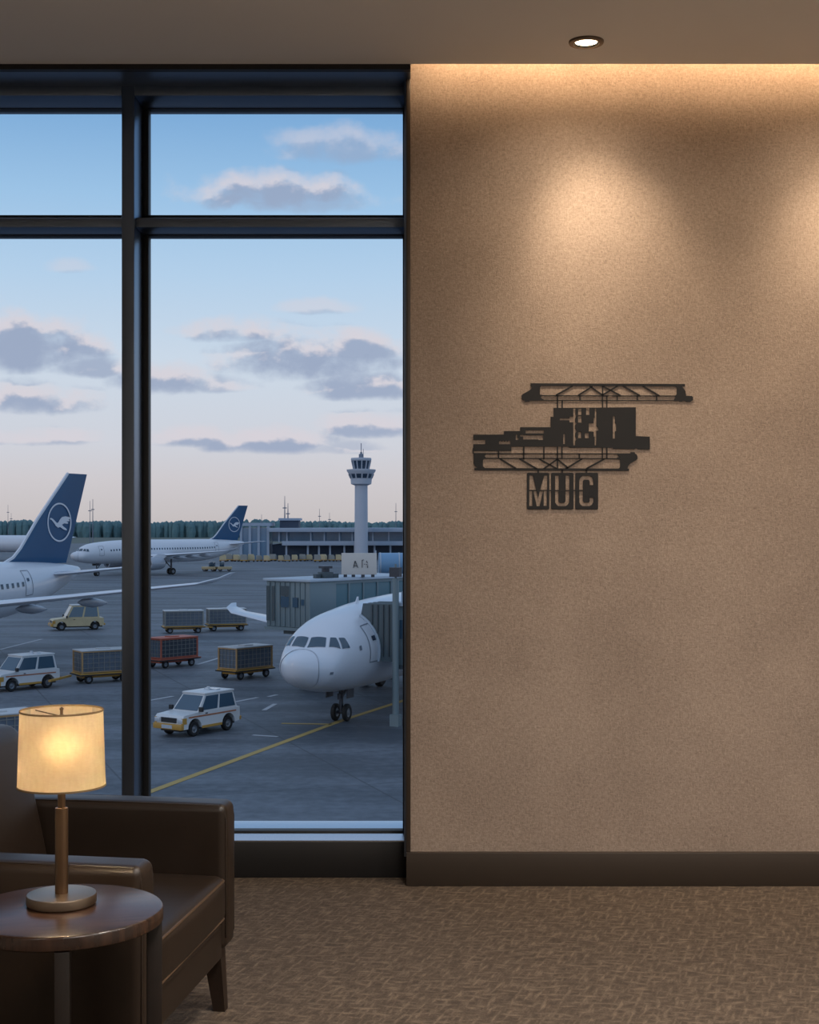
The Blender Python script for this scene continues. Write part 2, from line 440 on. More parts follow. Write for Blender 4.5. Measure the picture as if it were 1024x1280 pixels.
# downlights ------------------------------------------------------------------
def downlight(x, y, label, aim, power, size=1.15, blend=1.0, colour=(1,.80,.58), spill=0):
    d = empty('downlight', (x, y, CZ), 0, label, 'ceiling light', 'recessed downlights')
    MB().lathe([(.042,-.004),(.044,-.009),(.058,-.007),(.060,-.003),(.060,.002),(.042,.002)], n=48, close=True).build('trim_ring', M['dlring'], d)
    MB().lathe([(.036,.001),(.042,-.006),(.0445,-.006),(.0445,.002)], n=48).build('inner_baffle', M['vdark'], d)
    MB().lathe([(0,-.004),(.030,-.004),(.0385,-.001)], n=40).build('lens', M['dllens'], d)
    li = bpy.data.lights.new('downlight_beam', 'SPOT'); li.energy = power; li.color = colour
    li.spot_size = size; li.spot_blend = blend; li.shadow_soft_size = .07
    o = bpy.data.objects.new('downlight_beam', li); COL.objects.link(o); o.parent = d
    o.location = (0,0,-.03); o.rotation_euler = Vector(aim).to_track_quat('-Z','Y').to_euler()
    if spill:                      # soft reflector spill around the beam
        l2 = bpy.data.lights.new('downlight_spill', 'SPOT'); l2.energy = spill; l2.color = colour
        l2.spot_size = 2.75; l2.spot_blend = 1; l2.shadow_soft_size = .07
        o2 = bpy.data.objects.new('downlight_spill', l2); COL.objects.link(o2); o2.parent = d; o2.location = (0,0,-.03)
    return d
DX, DY = xat(733, 1.643*F/603), 1.643*F/603
downlight(DX, DY, 'small round recessed downlight in the ceiling above the cut metal sign', (.17,.42,-1), 52, 1.2, spill=26)
downlight(DX+.98, DY, 'recessed downlight outside the frame to the right along the textile wall', (.05,.40,-1), 50, 1.2, spill=26)
for x, y in ((.5, 2.9), (1.9, 2.9), (.5, 1.2), (1.9, 1.2), (.5, -.6), (-1.6, -.6), (1.9, -.6)):  # unseen downlights, added to lift the general light in the room
    downlight(x, y, 'added unseen downlight nearer the viewer, filling the room with general light', (0,0.05,-1), 132, 2.7, 1.0, (1,.93,.85))

# cove light strip -------------------------------------------------------------
li = bpy.data.lights.new('cove_glow', 'AREA'); li.shape = 'RECTANGLE'; li.size = RW-.06; li.size_y = .02; li.energy = 8; li.color = (1,.70,.42)
o = bpy.data.objects.new('cove_glow', li); COL.objects.link(o)
o.location = (RW/2, 4.985, CZ+.10); o.rotation_euler = (1.15, 0, 0)

# ------------------------------------------------------------------ cut metal wall sign
SY = 5.1275
def U(u, v):                       # drawing units -> metres in the plane of the sign
    x = 580+u/6.8267; y = 470+v/6.8267
    return ((x-HX)/F*SY, EYE-(y-HY)/F*SY)
sx, sz = U(720, 560)
sign = empty('wall_sign', (sx, SY, sz), 0, 'flat black cut metal sign of stepped blocks and trusses lettered MUC on the beige wall', 'sign')
def tfs(x, y, d): return Vector((x-sx, d, y-sz))
def plate(name, splines, bars=(), parent=sign, th=.002):
    me = flat_shape([[U(*p) for p in s] for s in splines], th, tfs)
    if bars:
        bm = bmesh.new(); bm.from_mesh(me)
        mb = MB(); mb.bm.free(); mb.bm = bm
        for a, b, w in bars:
            p = U(*a); q = U(*b)
            p3 = Vector((p[0]-sx, 0, p[1]-sz)); q3 = Vector((q[0]-sx, 0, q[1]-sz))
            d = (q3-p3).normalized(); n = Vector((-d.z, 0, d.x))*(w/6.8267/F*SY/2)
            mb.prism([p3-n+Vector((0,-th*.498,0)), q3-n+Vector((0,-th*.498,0)), q3+n+Vector((0,-th*.498,0)), p3+n+Vector((0,-th*.498,0))], (0,th*.996,0))
        bm.to_mesh(me); bm.free()
    return link(name, me, M['signmetal'], parent, 30)
B = 1024
body = [(80,500),(342,500),(342,470),(480,470),(480,437),(740,437),(740,348),(765,348),(765,273),(B+443,267),(B+443,513),(B+563,518),(B+563,627),
        (B+462,627),(B+452,618),(B+440,618),(B+432,625),(B+247,622),(B+247,612),(905,612),(888,602),(405,603),(405,640),(75,640),(75,615),(80,615),(80,582),(183,582),(183,546),(80,546)]
holes = [[(527,463),(683,463),(683,490),(527,490)],
 [(481,502),(507,502),(507,506),(676,506),(676,546),(638,546),(638,541),(506,541),(506,516),(481,516)],
 [(443,499),(456,499),(456,530),(466,530),(466,546),(443,546)],
 [(300,560),(312,552),(324,563),(336,552),(348,563),(360,552),(372,563),(384,552),(397,560),(397,582),(300,582)],
 [(848,495),(862,495),(862,580),(848,580)],
 [(934,278),(952,278),(952,325),(963,338),(949,362),(949,392),(963,405),(949,420),(949,448),(963,470),(949,490),(949,515),(963,540),(949,556),(949,592),(934,592),(934,395),(902,395),(902,378),(818,378),(818,362),(902,362),(902,347),(934,347)],
 [(975,280),(1003,280),(1003,333),(975,333)], [(975,342),(1003,342),(1003,397),(975,397)], [(975,475),(1001,475),(1001,530),(975,530)],
 [(B+20,274),(B+47,274),(B+47,332),(B+20,332)],
 [(B+93,280),(B+106,280),(B+106,432),(B+123,437),(B+123,465),(B+106,465),(B+104,592),(B+92,592),(B+92,518),(B+85,518),(B+85,475),(B+42,472),(B+42,403),(B+82,403),(B+85,355),(B+93,355)],
 [(B+8,486),(B+41,486),(B+41,530),(B+8,530)],
 [(B+247,342),(B+265,342),(B+265,405),(B+275,410),(B+275,470),(B+265,472),(B+265,534),(B+247,534)]]
plate('block_plate', [body]+holes)
capL = [(568,62),(600,62),(672,82),(662,83),(650,96),(650,158),(680,164),(680,170),(665,173),(655,180),(665,193),(680,199),(680,211),(558,211),(558,220),(520,220),(520,211),(505,209),(493,195),(493,165),(505,152),(545,132),(575,110),(582,95),(568,80)]
plate('upper_truss', [capL],
  [((568,73),(B+862,79),22),((645,168),(B+782,171),9),((560,207),(B+800,210),9),
   ((799,163),(799,276),12),((839,207),(839,276),12),((991,168),(991,207),12),((B+160,80),(B+160,272),11),((B+196,168),(B+196,272),11),
   ((B+285,168),(B+285,207),11),((B+456,168),(B+456,207),12),((B+621,168),(B+621,207),12),
   ((785,164),(930,84),13),((975,164),(B+75,88),12),((B+50,86),(B+160,163),12),((B+158,163),(B+290,84),13),((B+160,86),(B+312,166),13),
   ((B+330,82),(B+478,167),13),((B+500,84),(B+645,169),13)])
capR = [(B+760,68),(B+862,69),(B+862,90),(B+838,91),(B+850,105),(B+868,130),(B+872,170),(B+922,170),(B+932,180),(B+932,205),(B+908,222),(B+875,222),(B+865,213),(B+842,213),(B+838,220),(B+815,220),(B+808,213),(B+770,213),(B+768,202),(B+782,186),(B+774,172),(B+792,155),(B+792,100),(B+778,88),(B+760,86)]
plate('truss_end_bracket', [capR])
bl = [(75,640),(84,640),(84,656),(190,658),(190,668),(178,683),(188,697),(188,707),(170,709),(163,722),(163,770),(180,786),(180,803),(90,803),(90,787),(118,787),(95,765),(84,745),(84,664),(75,660)]
plate('lower_truss', [bl],
  [((84,663),(B+440,665),10),((165,703),(B+302,706),10),((90,795),(B+385,800),20),
   ((296,636),(296,703),12),((511,598),(511,712),12),((683,598),(683,712),12),((799,598),(799,790),12),((837,598),(837,705),12),((986,664),(986,705),12),
   ((B+158,608),(B+158,708),11),((B+196,608),(B+196,708),12),
   ((305,704),(445,790),14),((472,704),(622,792),14),((640,706),(792,790),13),((680,792),(795,712),13),((800,712),(892,786),13),((868,792),(1010,706),13),((B+20,792),(B+178,706),14)])
br = [(B+300,660),(B+397,660),(B+397,650),(B+435,650),(B+435,663),(B+450,668),(B+458,685),(B+458,705),(B+445,718),(B+400,745),(B+377,768),(B+373,790),(B+385,792),(B+385,809),(B+290,808),(B+290,790),(B+300,788),(B+308,775),(B+308,715),(B+300,708),(B+280,708),(B+280,700),(B+300,692),(B+286,672)]
plate('truss_end_bracket', [br])
def rrect(x0, y0, x1, y1, r, n=4):
    pts = []
    for cx, cy, a0 in ((x1-r,y0+r,-90),(x1-r,y1-r,0),(x0+r,y1-r,90),(x0+r,y0+r,180)):
        for i in range(n+1):
            a = math.radians(a0+90*i/n); pts.append((cx+r*math.cos(a), cy+r*math.sin(a)))
    return pts
tiles = [
 (538,729,[[(560,848),(588,848),(618,972),(558,972)],[(686,848),(712,848),(712,972),(650,972)],
   [(558,983),(584,983),(584,1108),(558,1108)],[(681,983),(708,983),(708,1108),(681,1108)],
   [(592,983),(620,983),(634,1040),(648,983),(676,983),(646,1110),(622,1110)]], 634),
 (744,936,[[(779,848),(810,848),(810,972),(779,972)],[(869,848),(899,848),(899,972),(869,972)],
   [(779,983),(808,983),(808,1068),(820,1082),(858,1082),(868,1068),(868,983),(898,983),(898,1080),(884,1100),(868,1110),(808,1110),(793,1100),(779,1080)]], 839),
 (950,B+122,[[(985,972),(985,888),(997,864),(1015,852),(B+50,852),(B+70,864),(B+80,888),(B+80,930),(B+50,930),(B+50,898),(B+42,885),(1024,885),(1015,898),(1015,972)],
   [(985,983),(1015,983),(1015,1066),(1024,1080),(B+42,1080),(B+50,1068),(B+50,1038),(B+80,1038),(B+80,1075),(B+68,1098),(B+50,1110),(1012,1110),(996,1098),(985,1078)]], 1046)]
for x0, x1, hs, cx in tiles:
    bars = [((cx,798),(cx,830),14)]
    if x1 < 1000: bars.append(((x1-4,977),(x1+18,977),10))
    plate('letter_tile', [rrect(x0,826,x1,1138,12)]+hs, bars)
p = U(140,541); MB().lathe([(0,-.001),(.0022,-.0007),(.0026,0)], n=12).build('screw', M['screw'], sign).matrix_basis = Matrix.Translation((p[0]-sx,-.0016,p[1]-sz)) @ Matrix.Rotation(PI/2,4,'X')
for u, v in ((560,150),(B+830,150),(700,540),(B+400,400),(130,720),(B+380,720),(634,900),(B+20,1120)):
    a = U(u, v); MB().cyl((a[0]-sx,.0014,a[1]-sz),(a[0]-sx,YW-SY,a[1]-sz),.004,n=10).build('standoff_pin', M['signmetal'], sign)

# ------------------------------------------------------------------ armchair
A0 = Vector((-.535, 3.46, 0)); ARZ = -math.radians(8)
ch = empty('armchair', A0, ARZ, 'brown leather lounge armchair facing right behind the small round table, in front of the window', 'armchair')
def arm(y):
    a = MB().rbox((-.36, y, .372), (.36, .05, .196), .022, (.004,.004,.004)).build('armrest', M['leather'], ch)
    t = MB()
    for s in (-1, 1):
        yy = y+s*.0385; zz = .5645
        pts = [(-.70,yy,zz),(-.40,yy,zz+.003),(-.022,yy,zz),(-.006,yy,zz-.012),(-.0015,yy,zz-.04),(-.0015,yy,.21)]
        t.tube(pts, .0026, 6)
    t.build('piping', M['leather'], a)
    return a
for y in (.345, -.345): arm(y)
MB().rbox((-.27, 0, .205), (.262, .297, .05), .012, (.003,0,0)).build('seat_rail', M['leather'], ch)
cu = MB().rbox((-.262, 0, .322), (.268, .29, .062), .026, (.010,.0,.022), n=12).build('seat_cushion', M['leather'], ch)
def loop(hx, hy, z, r=.03, x0=-.262):
    pts = []
    for cx, cy, a0 in ((hx-r,-hy+r,-90),(hx-r,hy-r,0),(-hx+r,hy-r,90),(-hx+r,-hy+r,180)):
        for i in range(5):
            a = math.radians(a0+90*i/4); pts.append((x0+cx+r*math.cos(a), cy+r*math.sin(a), z))
    return pts
MB().tube(loop(.266,.288,.372),.0036,6,True).tube(loop(.266,.288,.272),.0036,6,True).build('piping', M['piping'], cu)
rot = Matrix.Rotation(-math.radians(13), 3, 'Y')
bk = MB().rbox((-.60, 0, .545), (.085, .292, .23), .05, (.02,0,.012), n=10, rot=rot).build('backrest', M['leather'], ch)
MB().rbox((-.68,0,.30),(.04,.30,.13),.02).build('back_panel', M['leather'], ch)
for sx_, sy_ in ((-.05,.35),(-.05,-.35),(-.66,.35),(-.66,-.35)):
    d = .022 if sx_ > -.3 else -.03
    m_ = MB(); a, b = .026, .016
    m_.rings([[(sx_-a,sy_-a,.19),(sx_+a,sy_-a,.19),(sx_+a,sy_+a,.19),(sx_-a,sy_+a,.19)],
              [(sx_-b+d,sy_-b,0),(sx_+b+d,sy_-b,0),(sx_+b+d,sy_+b,0),(sx_-b+d,sy_+b,0)]]).build('leg', M['legwood'], ch)

# ------------------------------------------------------------------ side table
TX, TY, TH, TR = -.695, 2.81, .55, .198
tb = empty('side_table', (TX,TY,0), math.radians(16), 'small round dark walnut side table in the bottom left corner carrying the lit lamp', 'table')
MB().lathe([(0,TH-.03),(TR-.006,TH-.03),(TR,TH-.026),(TR,TH-.004),(TR-.002,TH-.0012),(TR-.005,TH),(0,TH)], n=96).build('table_top', M['tablewood'], tb)
for i in range(4):
    a = i*PI/2 - .05; c, s = math.cos(a), math.sin(a); r = TR-.018
    R = Matrix.Rotation(a, 3, 'Z')
    MB().box(r*c, r*s, (TH-.03)/2, .03, .028, TH-.03, R, .002).build('leg', M['tableleg'], tb)
rg = MB()
for i in range(2):
    rg.box(0,0,.14,2*(TR-.03),.018,.02, Matrix.Rotation(i*PI/2-.05,3,'Z'))
rg.build('cross_stretcher', M['tableleg'], tb)

# ------------------------------------------------------------------ table lamp
LX, LY = (77-HX)/F*2.845, 2.845
lp = empty('table_lamp', (LX,LY,TH), 0, 'lit table lamp with cream linen drum shade and bronze stem on round side table', 'lamp')
MB().lathe([(0,0),(.066,0),(.068,.002),(.068,.0035),(.070,.004),(.070,.019),(.0688,.0215),(.066,.0222),(0,.0224)], n=72).build('base', M['brass_cap'], lp)
MB().lathe([(.0132,.0224),(.0132,.192),(.0126,.1955),(.0078,.1965),(.0078,.262),(.011,.262),(.011,.278),(0,.278)], n=32).build('stem', M['brass'], lp)
zb, zt, rb, rt = .241, .393, .0878, .0828
s_ = MB().lathe([(rb,zb),((rb+rt)/2,(zb+zt)/2),(rt,zt)], n=96).build('lamp_shade', M['shade'], lp)
for nm, r, z in (('lower_trim',rb,zb),('upper_trim',rt,zt)):
    MB().lathe([(r-.0008,z-.0018),(r+.0010,z-.0018),(r+.0010,z+.0018),(r-.0008,z+.0018)], n=96, close=True).build(nm, M['shadetrim'], s_)
sp = MB()
for i in range(3):
    a = 2*PI*i/3+.4; sp.cyl((0,0,zt-.012),(rt*math.cos(a),rt*math.sin(a),zt-.006),.0012,n=8)
sp.lathe([(0,zt-.016),(.008,zt-.016),(.008,zt-.01),(.003,zt-.008),(.003,zt+.0),(.0045,zt+.004),(0,zt+.008)], n=16)
sp.build('shade_carrier', M['brass'], lp)
bulb = MB().lathe([(0,.278),(.011,.282),(.014,.292),(.025,.312),(.028,.328),(.022,.345),(.010,.354),(0,.356)], n=24).build('bulb', M['bulb'], lp)
li = bpy.data.lights.new('bulb_light', 'POINT'); li.energy = 108; li.color = (1,.73,.44); li.shadow_soft_size = .028
o = bpy.data.objects.new('bulb_light', li); COL.objects.link(o); o.parent = lp; o.location = (0,0,.322)
bulb.visible_shadow = True

# ------------------------------------------------------------------ aircraft
ST = np.array([  # s, top, bottom, half width   (about the body axis, radius ~2)
 (0,-.50,-.50,0),(.06,-.27,-.78,.24),(.2,-.13,-1.0,.46),(.5,.0,-1.22,.73),(.9,.11,-1.40,.99),(1.3,.21,-1.53,1.22),(1.5,.35,-1.58,1.30),(1.75,.61,-1.63,1.38),
 (2.1,.88,-1.70,1.48),(2.6,1.12,-1.78,1.59),(3.2,1.32,-1.85,1.70),(4.0,1.48,-1.90,1.82),(5.2,1.62,-1.95,1.91),(7,1.79,-1.98,1.97),(9,1.90,-1.98,1.98),(11.5,1.98,-1.98,1.98),
 (24,1.98,-1.98,1.98),(26.5,1.98,-1.92,1.97),(29,1.96,-1.68,1.86),(31.5,1.90,-1.2,1.6),(34,1.78,-.42,1.15),(35.5,1.66,.12,.75),(36.6,1.54,.58,.45),(37.3,1.44,.86,.28),(37.6,1.28,1.04,.1)])
def pchip(x, y, q):
    h = np.diff(x); d = np.diff(y)/h; n = len(x); m = np.zeros(n)
    for i in range(1, n-1):
        if d[i-1]*d[i] > 0:
            w1 = 2*h[i]+h[i-1]; w2 = h[i]+2*h[i-1]; m[i] = (w1+w2)/(w1/d[i-1]+w2/d[i])
    m[0] = d[0]; m[-1] = d[-1]
    i = min(max(int(np.searchsorted(x, q)-1), 0), n-2); t = (q-x[i])/h[i]
    return float((1+2*t)*(1-t)**2*y[i] + t*(1-t)**2*h[i]*m[i] + t*t*(3-2*t)*y[i+1] + t*t*(t-1)*h[i]*m[i+1])
def body_pt(s, phi, zc, off=0.0):  # phi from the crown, positive to port
    t, b, w = (pchip(ST[:,0], ST[:,k], s) for k in (1,2,3))
    p = Vector((s, -w*math.sin(phi), zc+(t+b)/2+(t-b)/2*math.cos(phi)))
    if off:
        e = 1e-3
        u = body_pt(s+e, phi, zc)-body_pt(s-e if s > e else s, phi, zc); v = body_pt(s, phi+e, zc)-body_pt(s, phi-e, zc)
        n = v.cross(u).normalized()
        c = Vector((s, 0, zc+(t+b)/2))
        if n.dot(p-c) < 0: n = -n
        p = p + n*off
    return p
def patch(mb, corners, zc, off=.015, n=6):   # corners in (s, phi)
    bm = mb.bm; g = []
    for i in range(n+1):
        row = []
        for j in range(n+1):
            u, v = i/n, j/n
            s = (1-u)*(1-v)*corners[0][0]+u*(1-v)*corners[1][0]+u*v*corners[2][0]+(1-u)*v*corners[3][0]
            f = (1-u)*(1-v)*corners[0][1]+u*(1-v)*corners[1][1]+u*v*corners[2][1]+(1-u)*v*corners[3][1]
            row.append(bm.verts.new(body_pt(s, f, zc, off)))
        g.append(row)
    for i in range(n):
        for j in range(n): bm.faces.new((g[i][j], g[i+1][j], g[i+1][j+1], g[i][j+1]))
    return mb
def strip(mb, pts, zc, w, off=.012):         # painted/cut line following the skin, pts in (s, phi)
    P = [body_pt(s, f, zc, off) for s, f in pts]; bm = mb.bm; prev = None
    for i, p in enumerate(P):
        t = (P[min(i+1,len(P)-1)]-P[max(i-1,0)]).normalized()
        n = (p-Vector((pts[i][0],0,zc))); n.x = 0; n.normalize()
        sd = t.cross(n).normalized()*w/2
        a, b = bm.verts.new(p+sd), bm.verts.new(p-sd)
        if prev: bm.faces.new((prev[0], prev[1], b, a))
        prev = (a, b)
    return mb
def foil(le, chord, th, up=Vector((0,0,1)), ax=Vector((1,0,0))):
    xs = (0,.03,.12,.3,.55,.8,1.0); t = (0,.42,.8,1.0,.78,.38,.03)
    top = [le+ax*chord*x+up*th*.6*v for x, v in zip(xs, t)]
    bot = [le+ax*chord*x-up*th*.4*v for x, v in zip(xs[1:-1], t[1:-1])][::-1]
    return top+bot
def lifting(mb, secs, up=None):
    rs = []
    for le, c, th, u in secs: rs.append(foil(Vector(le), c, th, Vector(u).normalized()))
    return mb.rings(rs)
EMB = None
def aircraft(label, nose, aft, zc, half=17.2, tip_up=1.6, fence=1.0, engines=True, cabin=True, blue=True, dock=False, gear=True, ngear=5.0):
    rz = math.atan2(aft[1], aft[0])
    A = empty('airliner', (nose[0], nose[1], G), rz, label, 'airplane')
    ss = [0,.02,.06,.12,.2,.33,.5,.7,.9,1.1,1.25,1.35,1.45,1.55,1.65,1.75,1.9,2.1,2.25,2.4,2.75,3.1,3.5,4,4.6,5.2,6,7,8,9,12,15,18,21,24,25,26.5,27.7,29,30.2,31.5,32.7,34,35,36,36.7,37.3,37.6]
    N = 40
    mb = MB()
    R = [[body_pt(s, 2*PI*i/N, zc) for i in range(N)] for s in ss[1:]]
    mb.rings(R, True, True)
    fus = mb.build('fuselage', M['white'], A, 60)
    # radome seam and skin
    mb = MB(); strip(mb, [(.70+.38*math.cos(t*PI/24)**2, t*PI/24) for t in range(49)], zc, .03)
    mb.build('radome_seam', M['panelline'], fus, 0, False)
    # cockpit glazing, mirrored
    for sg in (1, -1):
        for c in COCKPIT:
            patch(MB(), [(s, sg*f) for s, f in c], zc, .02).build('cockpit_window', M['cockpitglass'], A, 60)
    # cabin doors (port)
    for s0, s1 in (DOOR if dock else ((4.3,5.15),(29.2,30.0))):
        mb = MB(); f0, f1 = math.radians(47), math.radians(103)
        pl = [(s0,f0+(f1-f0)*i/10) for i in range(11)]+[(s0+(s1-s0)*i/4,f1) for i in range(1,5)]+[(s1,f1+(f0-f1)*i/10) for i in range(1,11)]+[(s1+(s0-s1)*i/4,f0) for i in range(1,5)]
        strip(mb, pl, zc, .05)
        d = mb.build('cabin_door', M['panelline'], A, 0, False)
        patch(MB(), [(s0+.32*(s1-s0),math.radians(66)),(s0+.62*(s1-s0),math.radians(66)),(s0+.62*(s1-s0),math.radians(73)),(s0+.32*(s1-s0),math.radians(73))], zc, .018, 2).build('door_window', M['cabinglass'], d)
    if cabin:
        for i in range(41):
            s = 6.4+i*.56
            patch(MB(), [(s,math.radians(73)),(s+.24,math.radians(73)),(s+.24,math.radians(82.5)),(s,math.radians(82.5))], zc, .015, 2).build('cabin_window', M['cabinglass'], A, 60)
    # wings
    for sg in (-1, 1):
        L = half; zr = zc-1.05
        sec = []
        for f, c, th in ((.08,7.0,.85),(.22,5.6,.62),(.40,4.1,.42),(.7,2.9,.26),(.94,1.85,.16)):
            y = L*f; sec.append(((11.6+y*.50, sg*y, zr+tip_up*f), c, th, (0,0,1)))
        y = L*.94; x0 = 11.6+y*.50
        sec.append(((x0+.5, sg*(y+.45), zr+tip_up*.96+.12), 1.5, .14, (0,-sg*.5,.85)))
        sec.append(((x0+.95, sg*(y+.8), zr+tip_up*.96+.15+.4*fence), 1.2, .12, (0,-sg*.9,.4)))
        sec.append(((x0+2.0, sg*(y+1.05), zr+tip_up*.96+.2+1.35*fence), .6, .08, (0,-sg,.2)))
        w = lifting(MB(), sec).build('wing', M['white'], A, 50)
        for f in (.27,.45,.62):
            y = L*f; xx = 11.6+y*.5+(4.2 if f < .3 else 3.0 if f < .5 else 2.2); z = zr+tip_up*f-.32
            m_ = MB(); r = []
            for t, q in ((0,.03),(.15,.17),(.5,.24),(.8,.15),(1,.02)):
                r.append([(xx+t*2.9-.6, sg*y+q*math.cos(a*PI/4), z-.18*t+q*1.2*math.sin(a*PI/4)) for a in range(8)])
            m_.rings(r).build('flap_fairing', M['engine'], w)
        if engines:
            y = 5.75; x = 11.2; z = zc-1.95
            m_ = MB().lathe([(.82,0),(.98,-.05),(1.08,-.25),(1.12,-1.0),(1.02,-2.3),(.80,-3.0),(.74,-3.0),(.80,-2.2),(.84,-.4)], n=28, close=True)
            e = m_.build('engine', M['engine'], A)
            e.matrix_basis = Matrix.Translation((x, sg*y, z)) @ Matrix.Rotation(-PI/2, 4, 'Y')
            f_ = MB().lathe([(.83,-.5),(.25,-.5),(0,-.15)], n=28).build('fan', M['darkmetal'], e)
            MB().lathe([(.75,-2.6),(.42,-3.3),(0,-3.9)], n=20).build('exhaust_cone', M['darkmetal'], e)
            MB().prism([(x+.7,sg*y-.12,z+1.05),(x+3.1,sg*y-.12,z+.75),(x+4.2,sg*y-.12,z+1.45),(x+2.0,sg*y-.12,z+1.6)], (0,.24,0)).build('pylon', M['white'], A)
    # tailplane
    for sg in (-1, 1):
        sec = [((32.2,sg*.35,zc+.95),3.6,.36,(0,0,1)),((33.6,sg*2.4,zc+1.13),2.8,.26,(0,0,1)),((36.0,sg*6.2,zc+1.55),1.4,.12,(0,0,1))]
        lifting(MB(), sec).build('horizontal_stabilizer', M['white'], A, 50)
    # fin
    zb = zc+1.72
    prof = [(0,28.4,36.05,.1),(.05,29.0,36.05,.26),(.5,30.2,36.25,.34),(1.1,30.95,36.5,.33),(3.05,32.75,37.25,.26),(6.3,36.2,38.5,.16)]
    sec = []
    for z, x0, x1, th in prof:
        sec.append([Vector(p) for p in foil(Vector((x0,0,zb+z)), x1-x0, th*1.0, Vector((0,1,0)))])
    fm = MB().rings(sec)
    fin = fm.build('tail_fin', M['tailblue' if blue else 'white'], A, 50)
    if blue:
        le = MB()   # bare leading edge
        for (z0,a0,b0,_),(z1,a1,b1,_) in zip(prof[1:], prof[2:]):
            le.bar((a0+.02,0,zb+z0),(a1+.02,0,zb+z1),.13,.16)
        le.build('leading_edge', M['logo'], fin)
        for sg in (-1, 1):   # ring with a flying bird
            cx, cz, r = 35.1, zb+2.85, 1.36; oy = .175 if sg > 0 else .125
            def tf(x, y, d, sg=sg, oy=oy, cx=cx, cz=cz): return Vector((cx+x, sg*oy+d, cz+y))
            circ = lambda q: [(q*math.cos(2*PI*i/48), q*math.sin(2*PI*i/48)) for i in range(48)]
            link('ring_emblem', flat_shape([circ(r), circ(r-.11)], .02, tf), M['logo'], fin, 30)
            bird = [(438,346),(448,336),(464,344),(486,366),(502,382),(514,376),(530,348),(548,328),(578,322),(616,330),(622,345),(604,350),(616,358),(610,366),(585,366),(604,378),(596,388),(566,384),(545,398),(562,414),(588,434),(590,448),(560,438),(528,416),(512,424),(492,408),(472,376),(456,358)]
            pts = [((u-525)/107*r, -(v-375)/172*r) for u, v in bird]
            link('bird_emblem', flat_shape([pts], .02, tf), M['logo'], fin, 30)
    # landing gear
    if gear:
        g = MB().cyl((ngear,0,zc-1.8),(ngear,0,.4),.1,n=12).cyl((ngear,-.34,.38),(ngear,.34,.38),.07,n=10).bar((ngear-.05,0,1.0),(ngear+.9,0,zc-1.85),.09)
        g.bb(ngear-.5,ngear+.2,-.52,-.47,zc-2.25,zc-1.8).bb(ngear-.5,ngear+.2,.47,.52,zc-2.25,zc-1.8).cyl((ngear-.12,0,.95),(ngear-.12,0,1.2),.12,n=10)
        g = g.build('nose_gear', M['darkmetal'], A)
        for sg in (-1, 1): wheel((ngear, sg*.27, .38), .38, .20, g)
        for sg in (-1, 1):
            x, y = 17.6, sg*3.8
            g = MB().cyl((x,y,zc-1.3),(x,y,.57),.15,n=12).cyl((x,y-.5,.57),(x,y+.5,.57),.1,n=10).bar((x,y,1.1),(x,sg*2.0,zc-1.5),.12).build('main_gear', M['darkmetal'], A)
            for t in (-1, 1): wheel((x, y+t*.42, .57), .57, .36, g)
    return A
def wheel(c, r, w, parent, hubm='hub'):
    x, y, z = c
    h = w/2
    t = MB().lathe([(r*.52,-h*.9),(r*.86,-h),(r*.97,-h*.72),(r,-h*.3),(r,h*.3),(r*.97,h*.72),(r*.86,h),(r*.52,h*.9)], n=24, close=True).build('tyre', M['tyre'], parent)
    t.matrix_basis = Matrix.Translation(c) @ Matrix.Rotation(PI/2, 4, 'X')
    u = MB().lathe([(0,-h*.7),(r*.2,-h*.78),(r*.3,-h*.6),(r*.52,-h*.8),(r*.52,h*.8),(r*.3,h*.6),(r*.2,h*.78),(0,h*.7)], n=20).build('wheel_hub', M[hubm], parent)
    u.matrix_basis = t.matrix_basis
    return t
rd = math.radians
COCKPIT = [[(1.27,rd(3)),(1.71,rd(2.5)),(1.87,rd(28)),(1.55,rd(35.5))],
           [(1.63,rd(42)),(1.96,rd(34)),(2.12,rd(42)),(1.95,rd(62))],
           [(2.04,rd(64.5)),(2.21,rd(45)),(2.47,rd(51.5)),(2.47,rd(70.5))]]
DOOR = ((3.9,4.95),)
NOSE = Vector((-4.75, 56.6)); AFT = Vector((.36,.933)).normalized(); PORT = Vector((AFT.y,-AFT.x))
def dk(s, lat, z): p = NOSE+AFT*s+PORT*lat; return Vector((p.x, p.y, G+z))
docked = aircraft('white airliner docked nose-on beside the window jamb, its cockpit and nose wheels facing the viewer', NOSE, AFT, 3.3, half=13.2, tip_up=1.5, fence=.15, engines=False, blue=False, dock=True, ngear=4.9)
ant = MB().prism([(6.4,-.02,5.0),(6.8,-.02,5.0),(6.8,-.02,5.34),(6.68,-.02,5.34)], (0,.04,0)).build('blade_antenna', M['white'], docked)
for s, f in ((1.18,97),(3.1,74)):
    patch(MB(), [(s,rd(f)),(s+.16,rd(f)),(s+.16,rd(f+7)),(s,rd(f+7))], 3.3, .02, 2).build('sensor_plate', M['panelline'], docked)
a1 = Vector((.38,.925)).normalized(); n1 = Vector((-24.15, 98.5))-a1*36.05
aircraft('white airliner with tall dark blue tail fin at left edge, long wing passing the mullion', n1, a1, 4.15, half=20.6, tip_up=2.3, fence=.25)
a2 = Vector((.66,.75)).normalized()
n2 = W(89, 690, 228)
aircraft('white airliner seen side-on in the distance, small blue tail fin in front of the terminal', (n2.x, n2.y), a2, 3.95, half=16.5, tip_up=1.3, fence=.3)
n3 = W(-105, 690, 330)
aircraft('distant white airliner mostly hidden behind the big blue tail fin at left', (n3.x, n3.y), Vector((.985,-.17)), 4.0, half=15, tip_up=1.2, blue=False, cabin=False)

